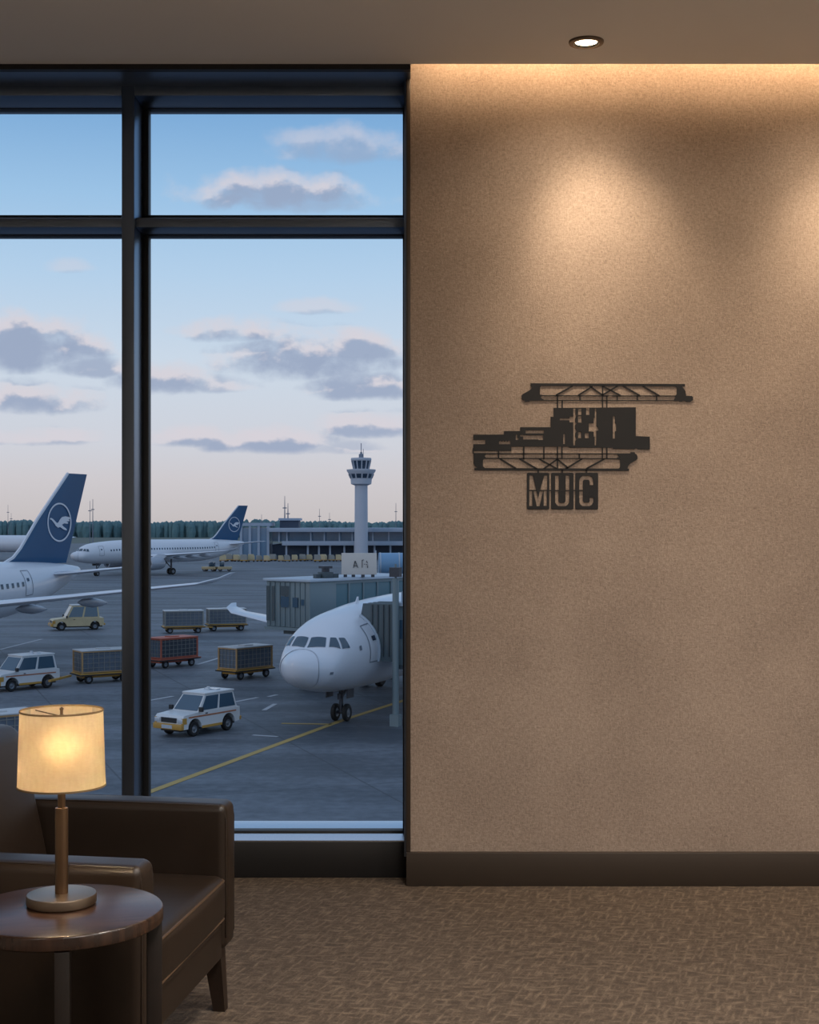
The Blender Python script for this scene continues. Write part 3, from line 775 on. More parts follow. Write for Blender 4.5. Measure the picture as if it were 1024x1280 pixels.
# ------------------------------------------------------------------ boarding bridges
b1d = Vector((.6,.8)); b1n = Vector((.8,-.6))
Bk = Vector((-7.36, 72.0))
b1 = empty('boarding_bridge', (Bk.x, Bk.y, G), math.atan2(.8,.6), 'grey green boarding bridge with teal glass running behind the docked airliner', 'boarding bridge')
# local x along the tunnel, local y = away from viewer; near edge at y=-3
z0, z1 = 3.35, 5.68
cab = MB().bb(0, 2.0, -3.0, 0, z0, z1, .04)
for i in range(9): cab.bb(-.05, .02, -3.0+i*.34, -2.93+i*.34, z0+.05, z1-.05)
cab.bb(-.08, 2.05, -3.08, .08, z0-.16, z0)
cab = cab.build('cab', M['bridge'], b1)
for y0_, y1_, za, zb_ in ((-1.95,-1.35,4.35,4.85),(-1.15,-.75,4.37,4.82),(-2.35,-2.1,4.5,4.78)):
    pass
for u0, u1, za, zb_ in ((1.05,1.6,4.36,4.92),(1.85,2.2,4.38,4.88),(2.42,2.62,4.5,4.8)):
    MB().bb(-.075,-.04,-u1,-u0,za,zb_).build('cab_window', M['vglass'], cab)
for u0, u1 in ((.06,.26),(.42,.62)):
    MB().bb(-.07,-.045,-u1,-u0,z0+.3,z1-.25).build('recess_panel', M['bridgedark'], cab)
MB().bb(-.07,-.045,-1.6,-1.05,4.95,5.45).build('recess_panel', M['bridgedark'], cab)
tg = MB().bb(2.0, 9.2, -2.9, -.1, z0+.05, z1-.02).build('tunnel', M['bridgeglass'], b1)
fr = MB()
for x in (2.0,3.1,4.3,5.5,6.7,7.9,9.1):
    fr.bb(x-.05,x+.05,-2.96,-2.86,z0,z1)
fr.bb(2.0,9.2,-2.98,-2.86,z0,z0+.25).bb(2,9.2,-2.98,-2.86,z1-.16,z1)
fr.build('tunnel_frame', M['bridge'], tg)
MB().bb(-.15,9.3,-3.12,.12,z1,z1+.14,.03).build('roof', M['bridgeroof'], b1)
MB().bb(2.6,3.2,-1.9,-1.3,0,z0+.1).bb(1.9,3.9,-2.6,-.6,.15,.7).cyl((8.6,-1.5,0),(8.6,-1.5,z0+.1),.4,n=20).build('support_column', M['bridgedark'], b1)
MB().bar((.45,-1.5,z0-.1),(.6,-1.5,2.75),.12).bar((.9,-1.3,z0-.1),(.65,-1.4,2.8),.1).bb(.2,1.2,-1.9,-1.0,z0-.36,z0-.15).build('service_bracket', M['bridgedark'], b1)
# roof plant and sign standing on the bridge roof
pz = G+z1+.14
q = W(407, 722, 72.0)
ac = empty('roof_unit', (q.x, q.y, pz), .6, 'small dark ventilation unit on the roof of the grey green boarding bridge', 'roof unit')
MB().bb(-.3,.3,-.3,.3,0,.32,.02).build('housing', M['bridgedark'], ac)
MB().cyl((0,0,.32),(0,0,.6),.2,n=16).bb(-.26,.26,-.26,.26,.5,.62).build('fan_hood', M['darkmetal'], ac)
for k in (-.5,.55): MB().bb(k-.15,k+.15,-.15,.15,0,.22).build('junction_box', M['bridgedark'], ac)
qs = W(449, 719, 73.3)
sb = empty('gate_sign', (qs.x, qs.y, pz), 0, 'beige gate sign with dark letters standing on the boarding bridge roof', 'sign')
sw, sh, bz = 44/F*73.3, 27/F*73.3, .13
MB().bb(-sw/2,sw/2,-.09,.09,bz,bz+sh,.015).build('board', M['signboard'], sb)
for x in (-.72,-.3,.2,.72): MB().bb(x-.09,x+.09,-.12,.12,0,bz).build('foot', M['darkmetal'], sb)
MB().cyl((sw/2-.05,0,bz+sh),(sw/2-.05,0,bz+sh+.14),.03,n=8).build('corner_beacon', M['bridgeroof'], sb)
def L(x0,y0,x1,y1,w=.06):          # strokes given in thousandths of the zoomed sign
    s = 1/5.333/F*73.3
    f = lambda x, y: Vector(((x-690)*s, -.1, bz+sh-(y-65)*s))
    return f(x0,y0), f(x1,y1), w
def letter(strokes):
    m_ = MB()
    for st in strokes:
        a, b, w = L(*st); m_.bar(a, b, w, .03) if False else m_.bar(a, b, .03, w) if abs((b-a).x) < 1e-4 else m_.bar(a, b, w, .03)
    m_.build('letter', M['letter'], sb)
letter([(653,163,663,118,.075),(681,163,665,118,.075),(657,150,678,150,.06)])
letter([(711,112,711,162,.05),(709,113,721,110,.045),(724,139,731,139,.04)])
letter([(739,117,746,131,.045),(737,141,746,141,.04),(747,146,747,164,.05)])
# far pale blue bridge
fb = empty('boarding_bridge', W(505, 705, 150)*Vector((1,1,0)) if False else (W(505,705,150).x, 150, G), 0, 'pale blue rounded boarding bridge beyond the gate sign', 'boarding bridge')
zc_ = 4.35
MB().cyl((-2.7,0,zc_),(16,1.5,zc_),1.16,n=28).build('tunnel', M['bluebridge'], fb)
fr = MB()
for x in (-2.6,-.6,1.4,3.4): fr.cyl((x,0+(x+2.7)*.08,zc_),(x+.12,(x+2.8)*.08,zc_),1.2,n=28)
fr.build('tunnel_ring', M['bridgeroof'], fb)
MB().cyl((1.2,.3,0),(1.2,.3,zc_-1),.3,n=12).cyl((9,1,0),(9,1,zc_-1),.35,n=12).build('support_column', M['bridgedark'], fb)

# near bridge docked at the port door, in the docked airliner's frame
b2o = dk(5.7, 2.6, 0)
b2 = empty('boarding_bridge', b2o, math.atan2(PORT.y, PORT.x), 'dark grey boarding bridge with folded bellows docked at the white airliner door', 'boarding bridge')
# local x = outward (lat-2.6), local y = aft (s-5.7)
def bl2(lat, s, z): return Vector((lat-2.6, s-5.7, z))
inner = []
for i in range(11):
    f = rd(32+ i*7.2); p_ = body_pt(5.0, f, 3.3, .03); inner.append((-p_.y, p_.z))
m_ = MB()
for k in range(8):
    s0 = 4.7+k*.28; e = .05 if k % 2 else 0
    pts = [bl2(l, s0, z) for l, z in inner]+[bl2(2.75, s0, inner[-1][1]-e), bl2(2.75, s0, 5.16-e), bl2(inner[0][0]+.1, s0, 5.16-e)]
    m_.prism(pts, (0,.26,0))
m_.build('bellows', M['bellows'], b2)
hp = MB(); hpts = [bl2(l-.02, 4.66, z) for l, z in inner]
hp.tube(hpts, .07, 8); hp.build('bellows_lip', M['bridgeroof'], b2)
rb_ = MB()
for k in range(5): 
    l = 1.55+k*.26; rb_.bb(l-2.6-.03, l-2.6+.03, 4.63-5.7, 4.70-5.7, (3.9 if k < 2 else 2.9), 5.12)
rb_.build('bellows_ribs', M['bridgedark'], b2)
MB().bb(.1,9.5,-1.15,1.25,2.55,5.1,.04).build('tunnel', M['bridge'], b2)
MB().bb(.1,9.6,-1.25,1.35,5.1,5.24).bb(.3,.7,-1.0,-.5,5.24,5.7).build('roof', M['bridgeroof'], b2)
MB().bb(0,9.6,-1.22,1.3,2.4,2.58).build('floor_beam', M['bridgedark'], b2)
for x in (.3,1.5,2.7,3.9): MB().bb(x,x+.7,-1.19,-1.14,3.7,4.5).build('tunnel_window', M['vglass'], b2)
pc = dk(4.25, 2.55, 0)
lc = Vector((2.80-2.6, 4.3-5.7, 0))
MB().cyl(lc,lc+Vector((0,0,6.3)),.14,n=16).bb(lc.x-.2,lc.x+.2,lc.y-.2,lc.y+.2,0,.5).cyl(lc+Vector((0,0,6.3)),lc+Vector((0,0,6.9)),.05,n=8).build('support_column', M['bridge'], b2)
MB().bb(lc.x-.22,lc.x+.22,lc.y-.18,lc.y+.18,6.35,6.75).build('floodlight', M['darkmetal'], b2)

# ------------------------------------------------------------------ ground vehicles
def vehicle(name, label, cat, p, heading, Ln=3.8, Wd=1.62, H=1.72, belt=1.0, hood=1.05, rear=.15, body='vwhite', low='vyellow', roofm='vwhite', group=None, stripe=True, glassy=True):
    v = empty(name, (p.x, p.y, G), math.atan2(heading[1], heading[0]), label, cat, group)
    h = Ln/2; wr = .31; gx = (h-.72, -h+.72)
    def arc(cx): return [(cx+.4*math.cos(a), .34+.4*math.sin(a)) for a in [PI*i/8 for i in range(9)]]
    prof = [(h,.34),(h,.80),(h-.1,.90),(h-hood,belt),(-h+.02,belt-.02),(-h,.55),(-h+.04,.36)] + [q for q in arc(gx[1])[::-1]] + [q for q in arc(gx[0])[::-1]]
    lower = MB().prism([(x,-Wd/2,z) for x, z in prof], (0,Wd,0)).build('body', M[body], v, 20)
    xa, xb = h-hood, -h+rear
    ta, tb_ = xa-.55, xb+.12
    wb, wt = Wd/2-.03, Wd/2-.16
    gh = MB(); c0 = [(xa,-wb,belt-.02),(xa,wb,belt-.02),(xb,wb,belt-.02),(xb,-wb,belt-.02)]; c1 = [(ta,-wt,H-.06),(ta,wt,H-.06),(tb_,wt,H-.06),(tb_,-wt,H-.06)]
    gh.rings([c0, c1]); gh = gh.build('cabin', M[body], v, 20)
    def pane(nm, a, b, c, d, i0=.06, i1=.94, j0=.08, j1=.9):
        a, b, c, d = map(Vector, (a,b,c,d)); n = (b-a).cross(d-a).normalized()
        ctr = Vector(((xa+xb)/2,0,(belt+H)/2))
        if n.dot((a+c)/2-ctr) < 0: n = -n
        f = lambda u, w: (a*(1-u)+b*u)*(1-w)+(d*(1-u)+c*u)*w
        MB().quad(f(i0,j0)-n*.01, f(i1,j0)-n*.01, f(i1,j1)-n*.01, f(i0,j1)-n*.01, n*.03).build(nm, M['vglass'], gh)
    pane('windshield', c0[0], c0[1], c1[1], c1[0])
    pane('rear_window', c0[2], c0[3], c1[3], c1[2])
    for a, b in ((0,3),(1,2)):
        pane('side_window', c0[a], c0[b], c1[b], c1[a], .06, .47, .1, .9)
        pane('side_window', c0[a], c0[b], c1[b], c1[a], .53, .95, .1, .9)
    MB().bb(tb_-.06, ta+.05, -wt-.04, wt+.04, H-.07, H, .02).build('roof', M[roofm], v)
    MB().cyl(((ta+tb_)/2,0,H),((ta+tb_)/2,0,H+.14),.07,n=12).bb((ta+tb_)/2-.35,(ta+tb_)/2-.1,-.35,.35,H,H+.05).build('beacon', M['lampglass'], v)
    bu = MB().bb(h-.06,h+.12,-Wd/2-.02,Wd/2+.02,.34,.56,.02).bb(-h-.1,-h+.05,-Wd/2,Wd/2,.38,.54,.02).build('bumper', M[low], v)
    MB().bb(h+.0,h+.02,-.42,.42,.60,.80).build('grille', M['vdark'], v)
    MB().bb(h+.12,h+.135,-.28,.28,.38,.52).build('number_plate', M['lampglass'], bu)
    for sg in (-1, 1):
        MB().bb(h-.04,h+.03,sg*.62-.14,sg*.62+.14,.60,.78,.01).build('headlamp', M['lampglass'], v)
        MB().bb(h-.22,h+.025,sg*(Wd/2-.03)-.04,sg*(Wd/2-.03)+.05,.56,.80).build('corner_marker', M['vyellow'], v)
        MB().bb(xa-.12,xa-.0,sg*(Wd/2+.07)-.09,sg*(Wd/2+.07)+.09,belt+.02,belt+.2,.01).build('wing_mirror', M['vdark'], v)
        if stripe:
            MB().bb(-h+.25,h-.35,sg*(Wd/2+.006)-.006,sg*(Wd/2+.006)+.006,.77,.83).build('stripe', M['vorange'], v)
            MB().bb(gx[1]+.42,gx[0]-.42,sg*(Wd/2+.01)-.012,sg*(Wd/2+.01)+.012,.30,.40).build('lower_sill', M[low], v)
        MB().bb(.28,.40,sg*(Wd/2+.012)-.012,sg*(Wd/2+.012)+.012,.86,.90).build('door_handle', M['vdark'], v)
        for x in gx: wheel((x, sg*(Wd/2-.11), wr), wr, .2, v)
    MB().bb(-h+.1,h-.1,-Wd/2+.22,Wd/2-.22,.24,.5).build('underbody', M['vdark'], v)
    return v
def cart(label, p, heading, frame='tan', deck='vyellow', curt='curtain', roofm='cartroof', Ln=3.0, Wd=1.5, H=1.75, tow=True, group='covered baggage carts on the apron', proto=None):
    c = empty('baggage_cart', (p.x, p.y, G), math.atan2(heading[1], heading[0]), label, 'baggage cart', group)
    h, w = Ln/2, Wd/2
    MB().bb(-h,h,-w,w,.42,.56,.02).bb(-h+.2,h-.2,-w+.25,w-.25,.3,.44).build('chassis', M[deck], c)
    MB().bb(-h-.06,h+.06,-w-.06,w+.06,.44,.50).build('bump_rail', M['vdark'], c)
    x0, x1 = -h+.12, h-.12
    fr = MB()
    for x in (x0, x1):
        for y in (-w+.05, w-.05): fr.bb(x-.04,x+.04,y-.04,y+.04,.56,H)
    for z in (.62, H-.04):
        for y in (-w+.05, w-.05): fr.bb(x0,x1,y-.03,y+.03,z-.03,z+.03)
        for x in (x0,x1): fr.bb(x-.03,x+.03,-w+.05,w-.05,z-.03,z+.03)
    fr.build('cage_frame', M[frame], c)
    ms = MB()
    nn = 9
    for i in range(1, nn):
        x = x0+(x1-x0)*i/nn
        for y in (-w+.04, w-.04): ms.bb(x-.012,x+.012,y-.012,y+.012,.6,H-.04)
    for i in range(1, 5):
        y = -w+.05+(Wd-.1)*i/5
        for x in (x0, x1): ms.bb(x-.012,x+.012,y-.012,y+.012,.6,H-.04)
    for z in (.85,1.1,1.35,1.58):
        for y in (-w+.04, w-.04): ms.bb(x0,x1,y-.012,y+.012,z-.01,z+.01)
        for x in (x0, x1): ms.bb(x-.012,x+.012,-w+.05,w-.05,z-.01,z+.01)
    ms.build('cage_mesh', M['cartgrey'], c)
    for y in (-w+.10, w-.10): MB().bb(x0+.05,x1-.05,y-.015,y+.015,.6,H-.06).build('side_curtain', M[curt], c)
    for x in (x0+.06, x1-.06): MB().bb(x-.015,x+.015,-w+.12,w-.12,.6,H-.06).build('end_curtain', M['curtain'], c)
    MB().bb(x0-.06,x1+.06,-w,w,H-.01,H+.05,.02).bb(-.35,.3,-.3,.25,H+.05,H+.1).build('cover', M[roofm], c)
    for x in (-h+.5, h-.5):
        for y in (-w+.14, w-.14): wheel((x, y, .24), .24, .14, c)
    if tow: MB().bar((-h,0,.44),(-h-.75,0,.4),.09).bar((-h,.3,.44),(-h-.5,0,.42),.07).bar((-h,-.3,.44),(-h-.5,0,.42),.07).build('tow_bar', M[deck], c)
    return c
def hd(dx, dy): return Vector((dx,dy)).normalized()
vehicle('service_car', 'boxy white service car with yellow bumper and orange stripe, nearest vehicle right of the mullion', 'car', WG(248,915), hd(-.55,-.83), Ln=3.5, Wd=1.5, H=1.68, belt=.96, hood=.95)
vehicle('service_van', 'white service vehicle with a red plate at the left edge, towing a baggage cart', 'van', WG(27,861), hd(-.66,-.75), Ln=3.6, Wd=1.6, H=1.8, hood=.9)
vehicle('apron_truck', 'cream and yellow small truck driving below the long aircraft wing at left', 'truck', WG(96,787), hd(-.92,-.38), Ln=4.1, Wd=1.75, H=2.05, belt=1.0, hood=1.05, rear=.35, body='vcream', low='vyellow', roofm='cartroof', stripe=False)
cart('tan framed baggage cart with a pale cover, just left of the docked airliner nose', WG(307,847), hd(-.62,-.78), 'tan', 'vyellow')
cart('red oxide framed baggage cart beside the mullion, above the white service car', WG(215,833), hd(-.66,-.75), 'cartred', 'cartred', 'curtain_dark', 'cartred')
cart('tan framed baggage cart left of the mullion, hitched to the white service vehicle', WG(128,852), hd(.62,.4)*-1, 'tan', 'vyellow', 'curtain')
cart('left one of two coupled grey baggage carts on the far apron', WG(229,791), hd(-.95,-.28), 'cartgrey', 'vyellow', 'curtain', Ln=3.2)
cart('right one of two coupled grey baggage carts on the far apron', WG(283,788), hd(-.95,-.28), 'cartgrey', 'vyellow', 'curtain', Ln=3.2, tow=False)
cart('tan framed baggage cart half hidden behind the lamp and chair back at the left edge', WG(-6,952), hd(-.8,-.6), 'tan', 'tan', 'curtain')
# tow link between van and cart
a = WG(62,862); b = WG(88,855)
t = MB().bar((a.x,a.y,G+.45),(b.x,b.y,G+.45),.14,.1).build('tow_bar', M['vyellow'])
tag(t, 'yellow tow bar between the white service vehicle and its cart', 'tow bar')
# small tugs by the distant airliner
def tug(label, p, hdg, group):
    c = empty('baggage_tug', (p.x,p.y,G), math.atan2(hdg[1],hdg[0]), label, 'tug', group)
    MB().bb(-1.3,1.3,-.7,.7,.35,.85,.04).build('body', M['vcream'], c)
    MB().bb(-.9,-.1,-.65,.65,.85,1.7,.05).build('cab', M['vglass'], c)
    for x in (-.8,.8):
        for y in (-.6,.6): wheel((x,y,.32),.32,.2,c)
    return c
g_ = 'tugs parked near the distant airliner'
tug('left small tug parked on the apron right of the distant airliner wheels', WG(262,714), hd(-1,.2), g_)
tug('right small tug parked on the apron below the distant blue tail fin', WG(281,714), hd(1,.1), g_)
# parked row in front of the terminal
gp = 'carts parked along the terminal front'
base = None
for i in range(17):
    x = 279+i*9+random.uniform(-1,1); p = W(x, 700, 322+random.uniform(-6,5)); 
    if i < 2:
        c = empty('cargo_dolly', (p.x,p.y,G), random.uniform(-.4,.4), 'loaded cargo dolly parked in the row at the foot of the terminal', 'cargo dolly', gp)
        MB().bb(-.85,.85,-.7,.7,.3,.5).build('deck', M['vyellow' if i else 'tan'], c)
        MB().prism([(-.75,-.65,.5),(.75,-.65,.5),(.75,-.65,1.3),(.45,-.65,1.75),(-.75,-.65,1.75)], (0,1.3,0)).build('load', M['cartgrey' if i else 'vcream'], c)
        for xx in (-.55,.55): MB().cyl((xx,-.6,.2),(xx,.6,.2),.2,n=10).build('wheel_pair', M['tyre'], c)
        base = base or []; base.append(c)
    else:
        c = copy_tree(base[i % 2]); c.location = (p.x,p.y,G); c.rotation_euler[2] = random.uniform(-.3,.3)
        s = random.uniform(.8,1.0); c.scale = (s,s,s)

# ------------------------------------------------------------------ apron, markings, far ground
o = MB().bb(-900, 900, 6.4, 620, G-.3, G).build('apron', M['apron']); o['kind'] = 'structure'
o = MB().bb(-1500, 1500, 620, 2600, G-.3, G-.02).build('airfield_grass', M['grass']); o['kind'] = 'structure'
def line(name, pts, w, m, label, group=None):
    mb = MB()
    P = [Vector((p.x,p.y,G+.006)) for p in pts]
    bm = mb.bm; prev = None
    for i, p in enumerate(P):
        t = (P[min(i+1,len(P)-1)]-P[max(i-1,0)]).normalized(); n = Vector((-t.y,t.x,0))*w/2
        cur = (bm.verts.new(p+n), bm.verts.new(p-n), bm.verts.new(p-n+Vector((0,0,.006))), bm.verts.new(p+n+Vector((0,0,.006))))
        if prev:
            for k in range(4): bm.faces.new((prev[k],prev[(k+1)%4],cur[(k+1)%4],cur[k]))
        else: bm.faces.new(cur)
        prev = cur
    bm.faces.new(prev[::-1])
    return tag(mb.build(name, M[m]), label, 'ground marking', group)
tend = dk(4.9,0,0); tdir = (tend-WG(190,989)); 
line('taxi_line', [tend-tdir*1.6, WG(190,989), tend, tend+Vector((AFT.x,AFT.y,0))*28], .3, 'yellow', 'long yellow guide line leading across the apron to the nose wheels')
line('stop_bar', [WG(352,904.5), WG(415,905.4)], .28, 'yellow', 'short yellow stop line left of the nose wheels')
wl = [((186,876),(216,870.5)),((289,878.5),(322,872)),((246,831),(276,822)),((336,871),(346,868.5)),((0,812),(52,799)),((330,888),(344,880)),((316,919),(347,921))]
for i, (a, b) in enumerate(wl):
    line('apron_dash', [WG(*a), WG(*b)], .22, 'whiteline', 'worn pale paint dash on the dark apron between the parked vehicles', 'worn paint dashes on the apron')

# ------------------------------------------------------------------ terminal, tower, forest
TZ = 340; mp = TZ/F
def tx(x): return (x-HX)*mp
def tz(y): return 8.6-(y-HY)*mp
tm = empty('terminal', (tx(420), TZ, G), 0, 'long low terminal with a flat pale roof and glazed upper floor behind the parked airliners', 'building')
ox = tx(420)
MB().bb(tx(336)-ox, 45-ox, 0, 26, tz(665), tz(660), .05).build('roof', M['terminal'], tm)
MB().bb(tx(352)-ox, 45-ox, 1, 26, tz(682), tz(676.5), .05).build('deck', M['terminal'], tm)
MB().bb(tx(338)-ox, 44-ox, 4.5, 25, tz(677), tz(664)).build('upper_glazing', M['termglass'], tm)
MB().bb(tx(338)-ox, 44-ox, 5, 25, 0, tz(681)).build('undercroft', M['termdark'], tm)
for x in (348,358,388,405,424,440,466,486,504,522,540):
    MB().bb(tx(x)-ox-.16,tx(x)-ox+.16,1.6,1.9,tz(678),tz(663)).build('mullion_post', M['terminal'], tm)
for x in (357,384,398,412,430,443,468,488,506,526):
    MB().bb(tx(x)-ox-.22,tx(x)-ox+.22,2.2,2.6,0,tz(681)).build('column', M['terminal'], tm)
MB().bb(tx(346)-ox,tx(370)-ox,8,14,tz(661),tz(650)).build('plant_room', M['termdark'], tm)
MB().bb(tx(344.5)-ox,tx(372)-ox,7.5,14.5,tz(650.5),tz(647.5)).build('plant_roof', M['terminal'], tm)
an = empty('annex_building', (tx(317), TZ+2, G), 0, 'small annex left of the terminal, its glazed front just right of the distant blue fin', 'building')
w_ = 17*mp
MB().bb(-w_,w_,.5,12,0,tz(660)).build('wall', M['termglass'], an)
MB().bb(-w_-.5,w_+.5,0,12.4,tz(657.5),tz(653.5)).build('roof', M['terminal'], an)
for x in (-w_,-.35*w_,.3*w_,w_): MB().bb(x-.3,x+.3,.1,.5,0,tz(656)).build('column', M['terminal'], an)
# tower
tw = empty('control_tower', (tx(452.3), TZ-4, G), 0, 'pale control tower with a flared glazed cab rising above the terminal roof', 'tower')
k_ = (TZ-4)/F
def th(y): return 8.6-(y-HY)*k_
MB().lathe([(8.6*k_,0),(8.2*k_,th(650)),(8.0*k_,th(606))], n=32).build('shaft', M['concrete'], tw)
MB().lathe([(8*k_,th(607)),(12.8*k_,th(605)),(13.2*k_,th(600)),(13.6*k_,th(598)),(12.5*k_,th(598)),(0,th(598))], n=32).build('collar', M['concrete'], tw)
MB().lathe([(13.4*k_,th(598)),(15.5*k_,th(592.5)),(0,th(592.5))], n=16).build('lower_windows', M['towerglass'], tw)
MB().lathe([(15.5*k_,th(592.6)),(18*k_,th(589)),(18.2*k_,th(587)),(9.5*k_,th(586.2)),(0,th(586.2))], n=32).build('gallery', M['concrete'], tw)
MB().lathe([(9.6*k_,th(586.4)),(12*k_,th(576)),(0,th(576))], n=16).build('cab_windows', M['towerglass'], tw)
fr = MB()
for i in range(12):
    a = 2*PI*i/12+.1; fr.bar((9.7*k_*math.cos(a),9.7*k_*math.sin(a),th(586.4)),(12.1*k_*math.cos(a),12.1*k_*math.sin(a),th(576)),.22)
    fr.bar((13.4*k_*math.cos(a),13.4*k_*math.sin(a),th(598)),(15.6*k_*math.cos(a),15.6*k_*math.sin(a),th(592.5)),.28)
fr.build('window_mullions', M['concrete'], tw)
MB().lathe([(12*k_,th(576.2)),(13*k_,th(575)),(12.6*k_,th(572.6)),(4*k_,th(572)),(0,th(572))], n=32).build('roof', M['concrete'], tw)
MB().lathe([(3*k_,th(572)),(3*k_,th(568)),(1.4*k_,th(567)),(1.2*k_,th(565)),(0,th(565))], n=12).cyl((0,0,th(566)),(0,0,th(554)),.09,n=8).cyl((.5,0,th(572)),(.5,0,th(561)),.06,n=8).build('antenna', M['mast'], tw)
# radio masts
gm = 'thin radio masts on the skyline'
for x, yt, Z, r in ((112.5,626,420,.14),(116,624,420,.2),(10,631,600,.16),(14,641,600,.14),(356,620,351,.16),(360,629,351,.16),(327,643,420,.14),(399.5,636,500,.16),(412,641,500,.14),(495,629,520,.2)):
    q = W(x, 660, Z); top = W(x, yt, Z)
    zb_ = tz(647.4) if Z == 351 else 0
    m_ = MB().cyl((0,0,zb_),(0,0,top.z-G),r,r*.35,n=8).bb(-.5,.5,-.1,.1,(top.z-G)*.8,(top.z-G)*.8+.25).build('radio_mast', M['mast'])
    m_.location = (q.x, Z, G)
    tag(m_, 'thin grey radio mast standing up against the pale sky at the horizon', 'mast', gm)
# forest
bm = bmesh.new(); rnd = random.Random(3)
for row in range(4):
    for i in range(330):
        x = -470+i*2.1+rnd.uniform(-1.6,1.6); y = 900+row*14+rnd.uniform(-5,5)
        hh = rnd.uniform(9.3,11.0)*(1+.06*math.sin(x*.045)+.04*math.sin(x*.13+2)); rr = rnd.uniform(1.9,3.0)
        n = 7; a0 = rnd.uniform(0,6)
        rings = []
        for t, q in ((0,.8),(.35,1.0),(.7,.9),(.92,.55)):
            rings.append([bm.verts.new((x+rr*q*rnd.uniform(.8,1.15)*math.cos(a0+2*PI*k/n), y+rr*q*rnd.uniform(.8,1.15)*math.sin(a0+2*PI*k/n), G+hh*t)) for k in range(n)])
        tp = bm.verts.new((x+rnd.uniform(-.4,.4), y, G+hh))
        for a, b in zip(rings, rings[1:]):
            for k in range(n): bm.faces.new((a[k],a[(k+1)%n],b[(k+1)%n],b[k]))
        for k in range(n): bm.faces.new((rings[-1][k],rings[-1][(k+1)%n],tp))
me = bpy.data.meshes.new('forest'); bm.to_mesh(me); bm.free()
fo = link('forest', me, M['forest'], None, 0); tag(fo, 'haze-tinted blue green forest edge along the whole horizon behind the airfield', 'forest', kind='stuff')

# ------------------------------------------------------------------ sky
wd = bpy.data.worlds.new('dusk_sky'); SC.world = wd; wd.use_nodes = True
nt = wd.node_tree; nt.nodes.clear(); k = NT(nt)
grp = bpy.data.node_groups.new('cloud_density', 'ShaderNodeTree')
grp.interface.new_socket('P', in_out='INPUT', socket_type='NodeSocketVector'); grp.interface.new_socket('D', in_out='OUTPUT', socket_type='NodeSocketFloat')
g = NT(grp); gi = g.n('NodeGroupInput').outputs[0]; go = g.n('NodeGroupOutput')
CL = [ # direction as photo pixels: x, y, half width, half height, density
 (425,188,90,30,.6),(335,245,105,32,.95),(395,255,60,20,.6),
 (40,440,100,40,1.0),(5,425,60,28,.95),(110,462,50,18,.85),(45,505,80,24,.95),(85,335,30,12,.4),(62,549,66,15,.85),(0,549,40,12,.6),
 (385,455,118,38,1.0),(445,440,66,26,.95),(295,417,70,20,.95),(208,479,62,24,.95),(272,483,50,14,.7),(400,386,50,12,.5),(455,486,75,24,.95),
 (238,550,56,16,.9),(335,555,85,20,.95),(475,536,80,20,.9),(430,562,60,10,.5),
 (760,400,150,50,.9),(800,250,240,60,.8),(-220,380,160,50,.9),(-400,250,220,60,.8)]
nz = g.noise(g.mapping(gi, scale=(1,1.35,1)), 30, 5, .55)
nz2 = g.noise(g.mapping(gi, loc=(3,1,0), scale=(1,1.4,1)), 9, 3, .5)
dist = g.m('ADD', g.m('MULTIPLY', g.m('SUBTRACT', nz, .5), 2.3), g.m('MULTIPLY', g.m('SUBTRACT', nz2, .5), .9))
cur = None
for x, y, rx, ry, d in CL:
    u0, v0 = (x-HX)/F, (HY-y)/F
    rx *= 1.18; ry *= 1.3
    q = g.mapping(gi, loc=(-u0*F/rx, -v0*F/ry, 0), scale=(F/rx, F/ry, 1))
    sp = g.n('ShaderNodeSeparateXYZ'); g.put(sp.inputs[0], q)
    yy = g.m('ADD', sp.outputs[1], g.m('MULTIPLY', g.m('MINIMUM', sp.outputs[1], 0), 1.0))
    r2 = g.m('ADD', g.m('MULTIPLY', sp.outputs[0], sp.outputs[0]), g.m('MULTIPLY', yy, yy))
    v = g.m('SUBTRACT', 1.0, r2)
    v = g.m('ADD', v, dist)
    v = g.m('MULTIPLY', g.ss(v, -.12, .95), d)
    cur = v if cur is None else g.m('MAXIMUM', cur, v)
g.put(go.inputs[0], cur)
dr = k.n('ShaderNodeTexCoord').outputs['Generated']
sep = k.n('ShaderNodeSeparateXYZ'); k.put(sep.inputs[0], dr)
yy = k.m('MAXIMUM', sep.outputs[1], .05)
u = k.m('DIVIDE', sep.outputs[0], yy); v = k.m('DIVIDE', sep.outputs[2], yy)
cmb = k.n('ShaderNodeCombineXYZ'); k.put(cmb.inputs[0], u); k.put(cmb.inputs[1], v)
def dens(vec):
    x = k.n('ShaderNodeGroup'); x.node_tree = grp; k.put(x.inputs[0], vec); return x.outputs[0]
d0 = dens(cmb.outputs[0])
sh = k.n('ShaderNodeVectorMath', operation='ADD'); k.put(sh.inputs[0], cmb.outputs[0]); sh.inputs[1].default_value = (-.003, .0085, 0)
d1 = dens(sh.outputs[0])
ramp = k.n('ShaderNodeValToRGB'); k.put(ramp.inputs[0], k.m('MULTIPLY_ADD', sep.outputs[2], 1.6, .02, clamp=True))
cr = ramp.color_ramp
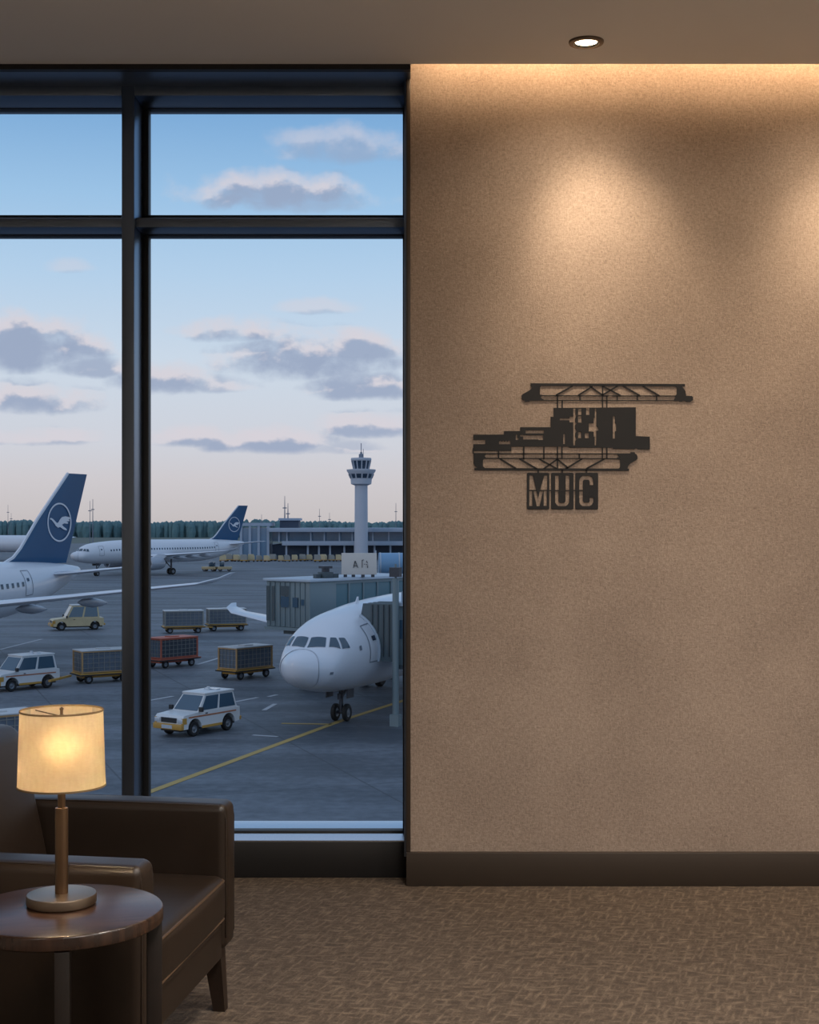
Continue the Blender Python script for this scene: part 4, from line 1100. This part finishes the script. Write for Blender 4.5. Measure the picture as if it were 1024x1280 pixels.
stops = [(0,(190,181,180)),(.03,(199,193,194)),(.07,(206,202,206)),(.11,(207,210,219)),(.205,(203,217,232)),(.295,(180,208,234)),(.38,(156,195,230)),(.465,(126,172,217)),(.56,(108,152,200)),(.66,(140,170,204)),(1,(160,182,212))]
cr.elements[0].position = 0; cr.elements[0].color = rgb(*stops[0][1]); cr.elements[1].position = 1; cr.elements[1].color = rgb(*stops[-1][1])
for p_, c_ in stops[1:-1]:
    e = cr.elements.new(p_); e.color = rgb(*c_)
shade = k.ss(k.m('ADD', k.m('SUBTRACT', d1, d0), k.m('MULTIPLY', d0, .60)), -.10, .40)      # more cloud above = shaded base
ccol = k.mix(shade, rgb(216,210,217), rgb(152,166,193))
lowv = k.ss(v, .05, .30)
ccol = k.mix(k.m('MULTIPLY', lowv, .0), ccol, rgb(215,205,210))
front = k.ss(sep.outputs[1], .1, .4)
col = k.mix(k.m('MULTIPLY', k.m('MULTIPLY', d0, .92), front), ramp.outputs[0], ccol)
bg = k.n('ShaderNodeBackground'); k.put(bg.inputs[0], col); bg.inputs[1].default_value = 1.0
out = k.n('ShaderNodeOutputWorld'); k.put(out.inputs[0], bg.outputs[0])
# faint low sun haze light from the left
sl = bpy.data.lights.new('low_sun', 'SUN'); sl.energy = .25; sl.color = (1,.82,.72); sl.angle = rd(8)
o = bpy.data.objects.new('low_sun', sl); COL.objects.link(o); o.rotation_euler = Vector((.55,.45,-.25)).to_track_quat('-Z','Y').to_euler()

# ------------------------------------------------------------------ camera
cd = bpy.data.cameras.new('camera'); cam = bpy.data.objects.new('camera', cd); COL.objects.link(cam)
cam.location = (0,0,EYE); cam.rotation_euler = (PI/2,0,0)
cd.sensor_fit = 'VERTICAL'; cd.sensor_height = 36; cd.sensor_width = 28.8; cd.lens = F/1280*36
cd.shift_y = 15/1280; cd.clip_start = .02; cd.clip_end = 5000
SC.camera = cam
SC.view_settings.view_transform = 'Standard'; SC.view_settings.look = 'None'; SC.view_settings.exposure = 0; SC.view_settings.gamma = 1; SC.view_settings.use_curve_mapping = False
SC.cycles.use_denoising = True
SC.cycles.sample_clamp_indirect = 4
SC.cycles.max_bounces = 8; SC.cycles.transparent_max_bounces = 12
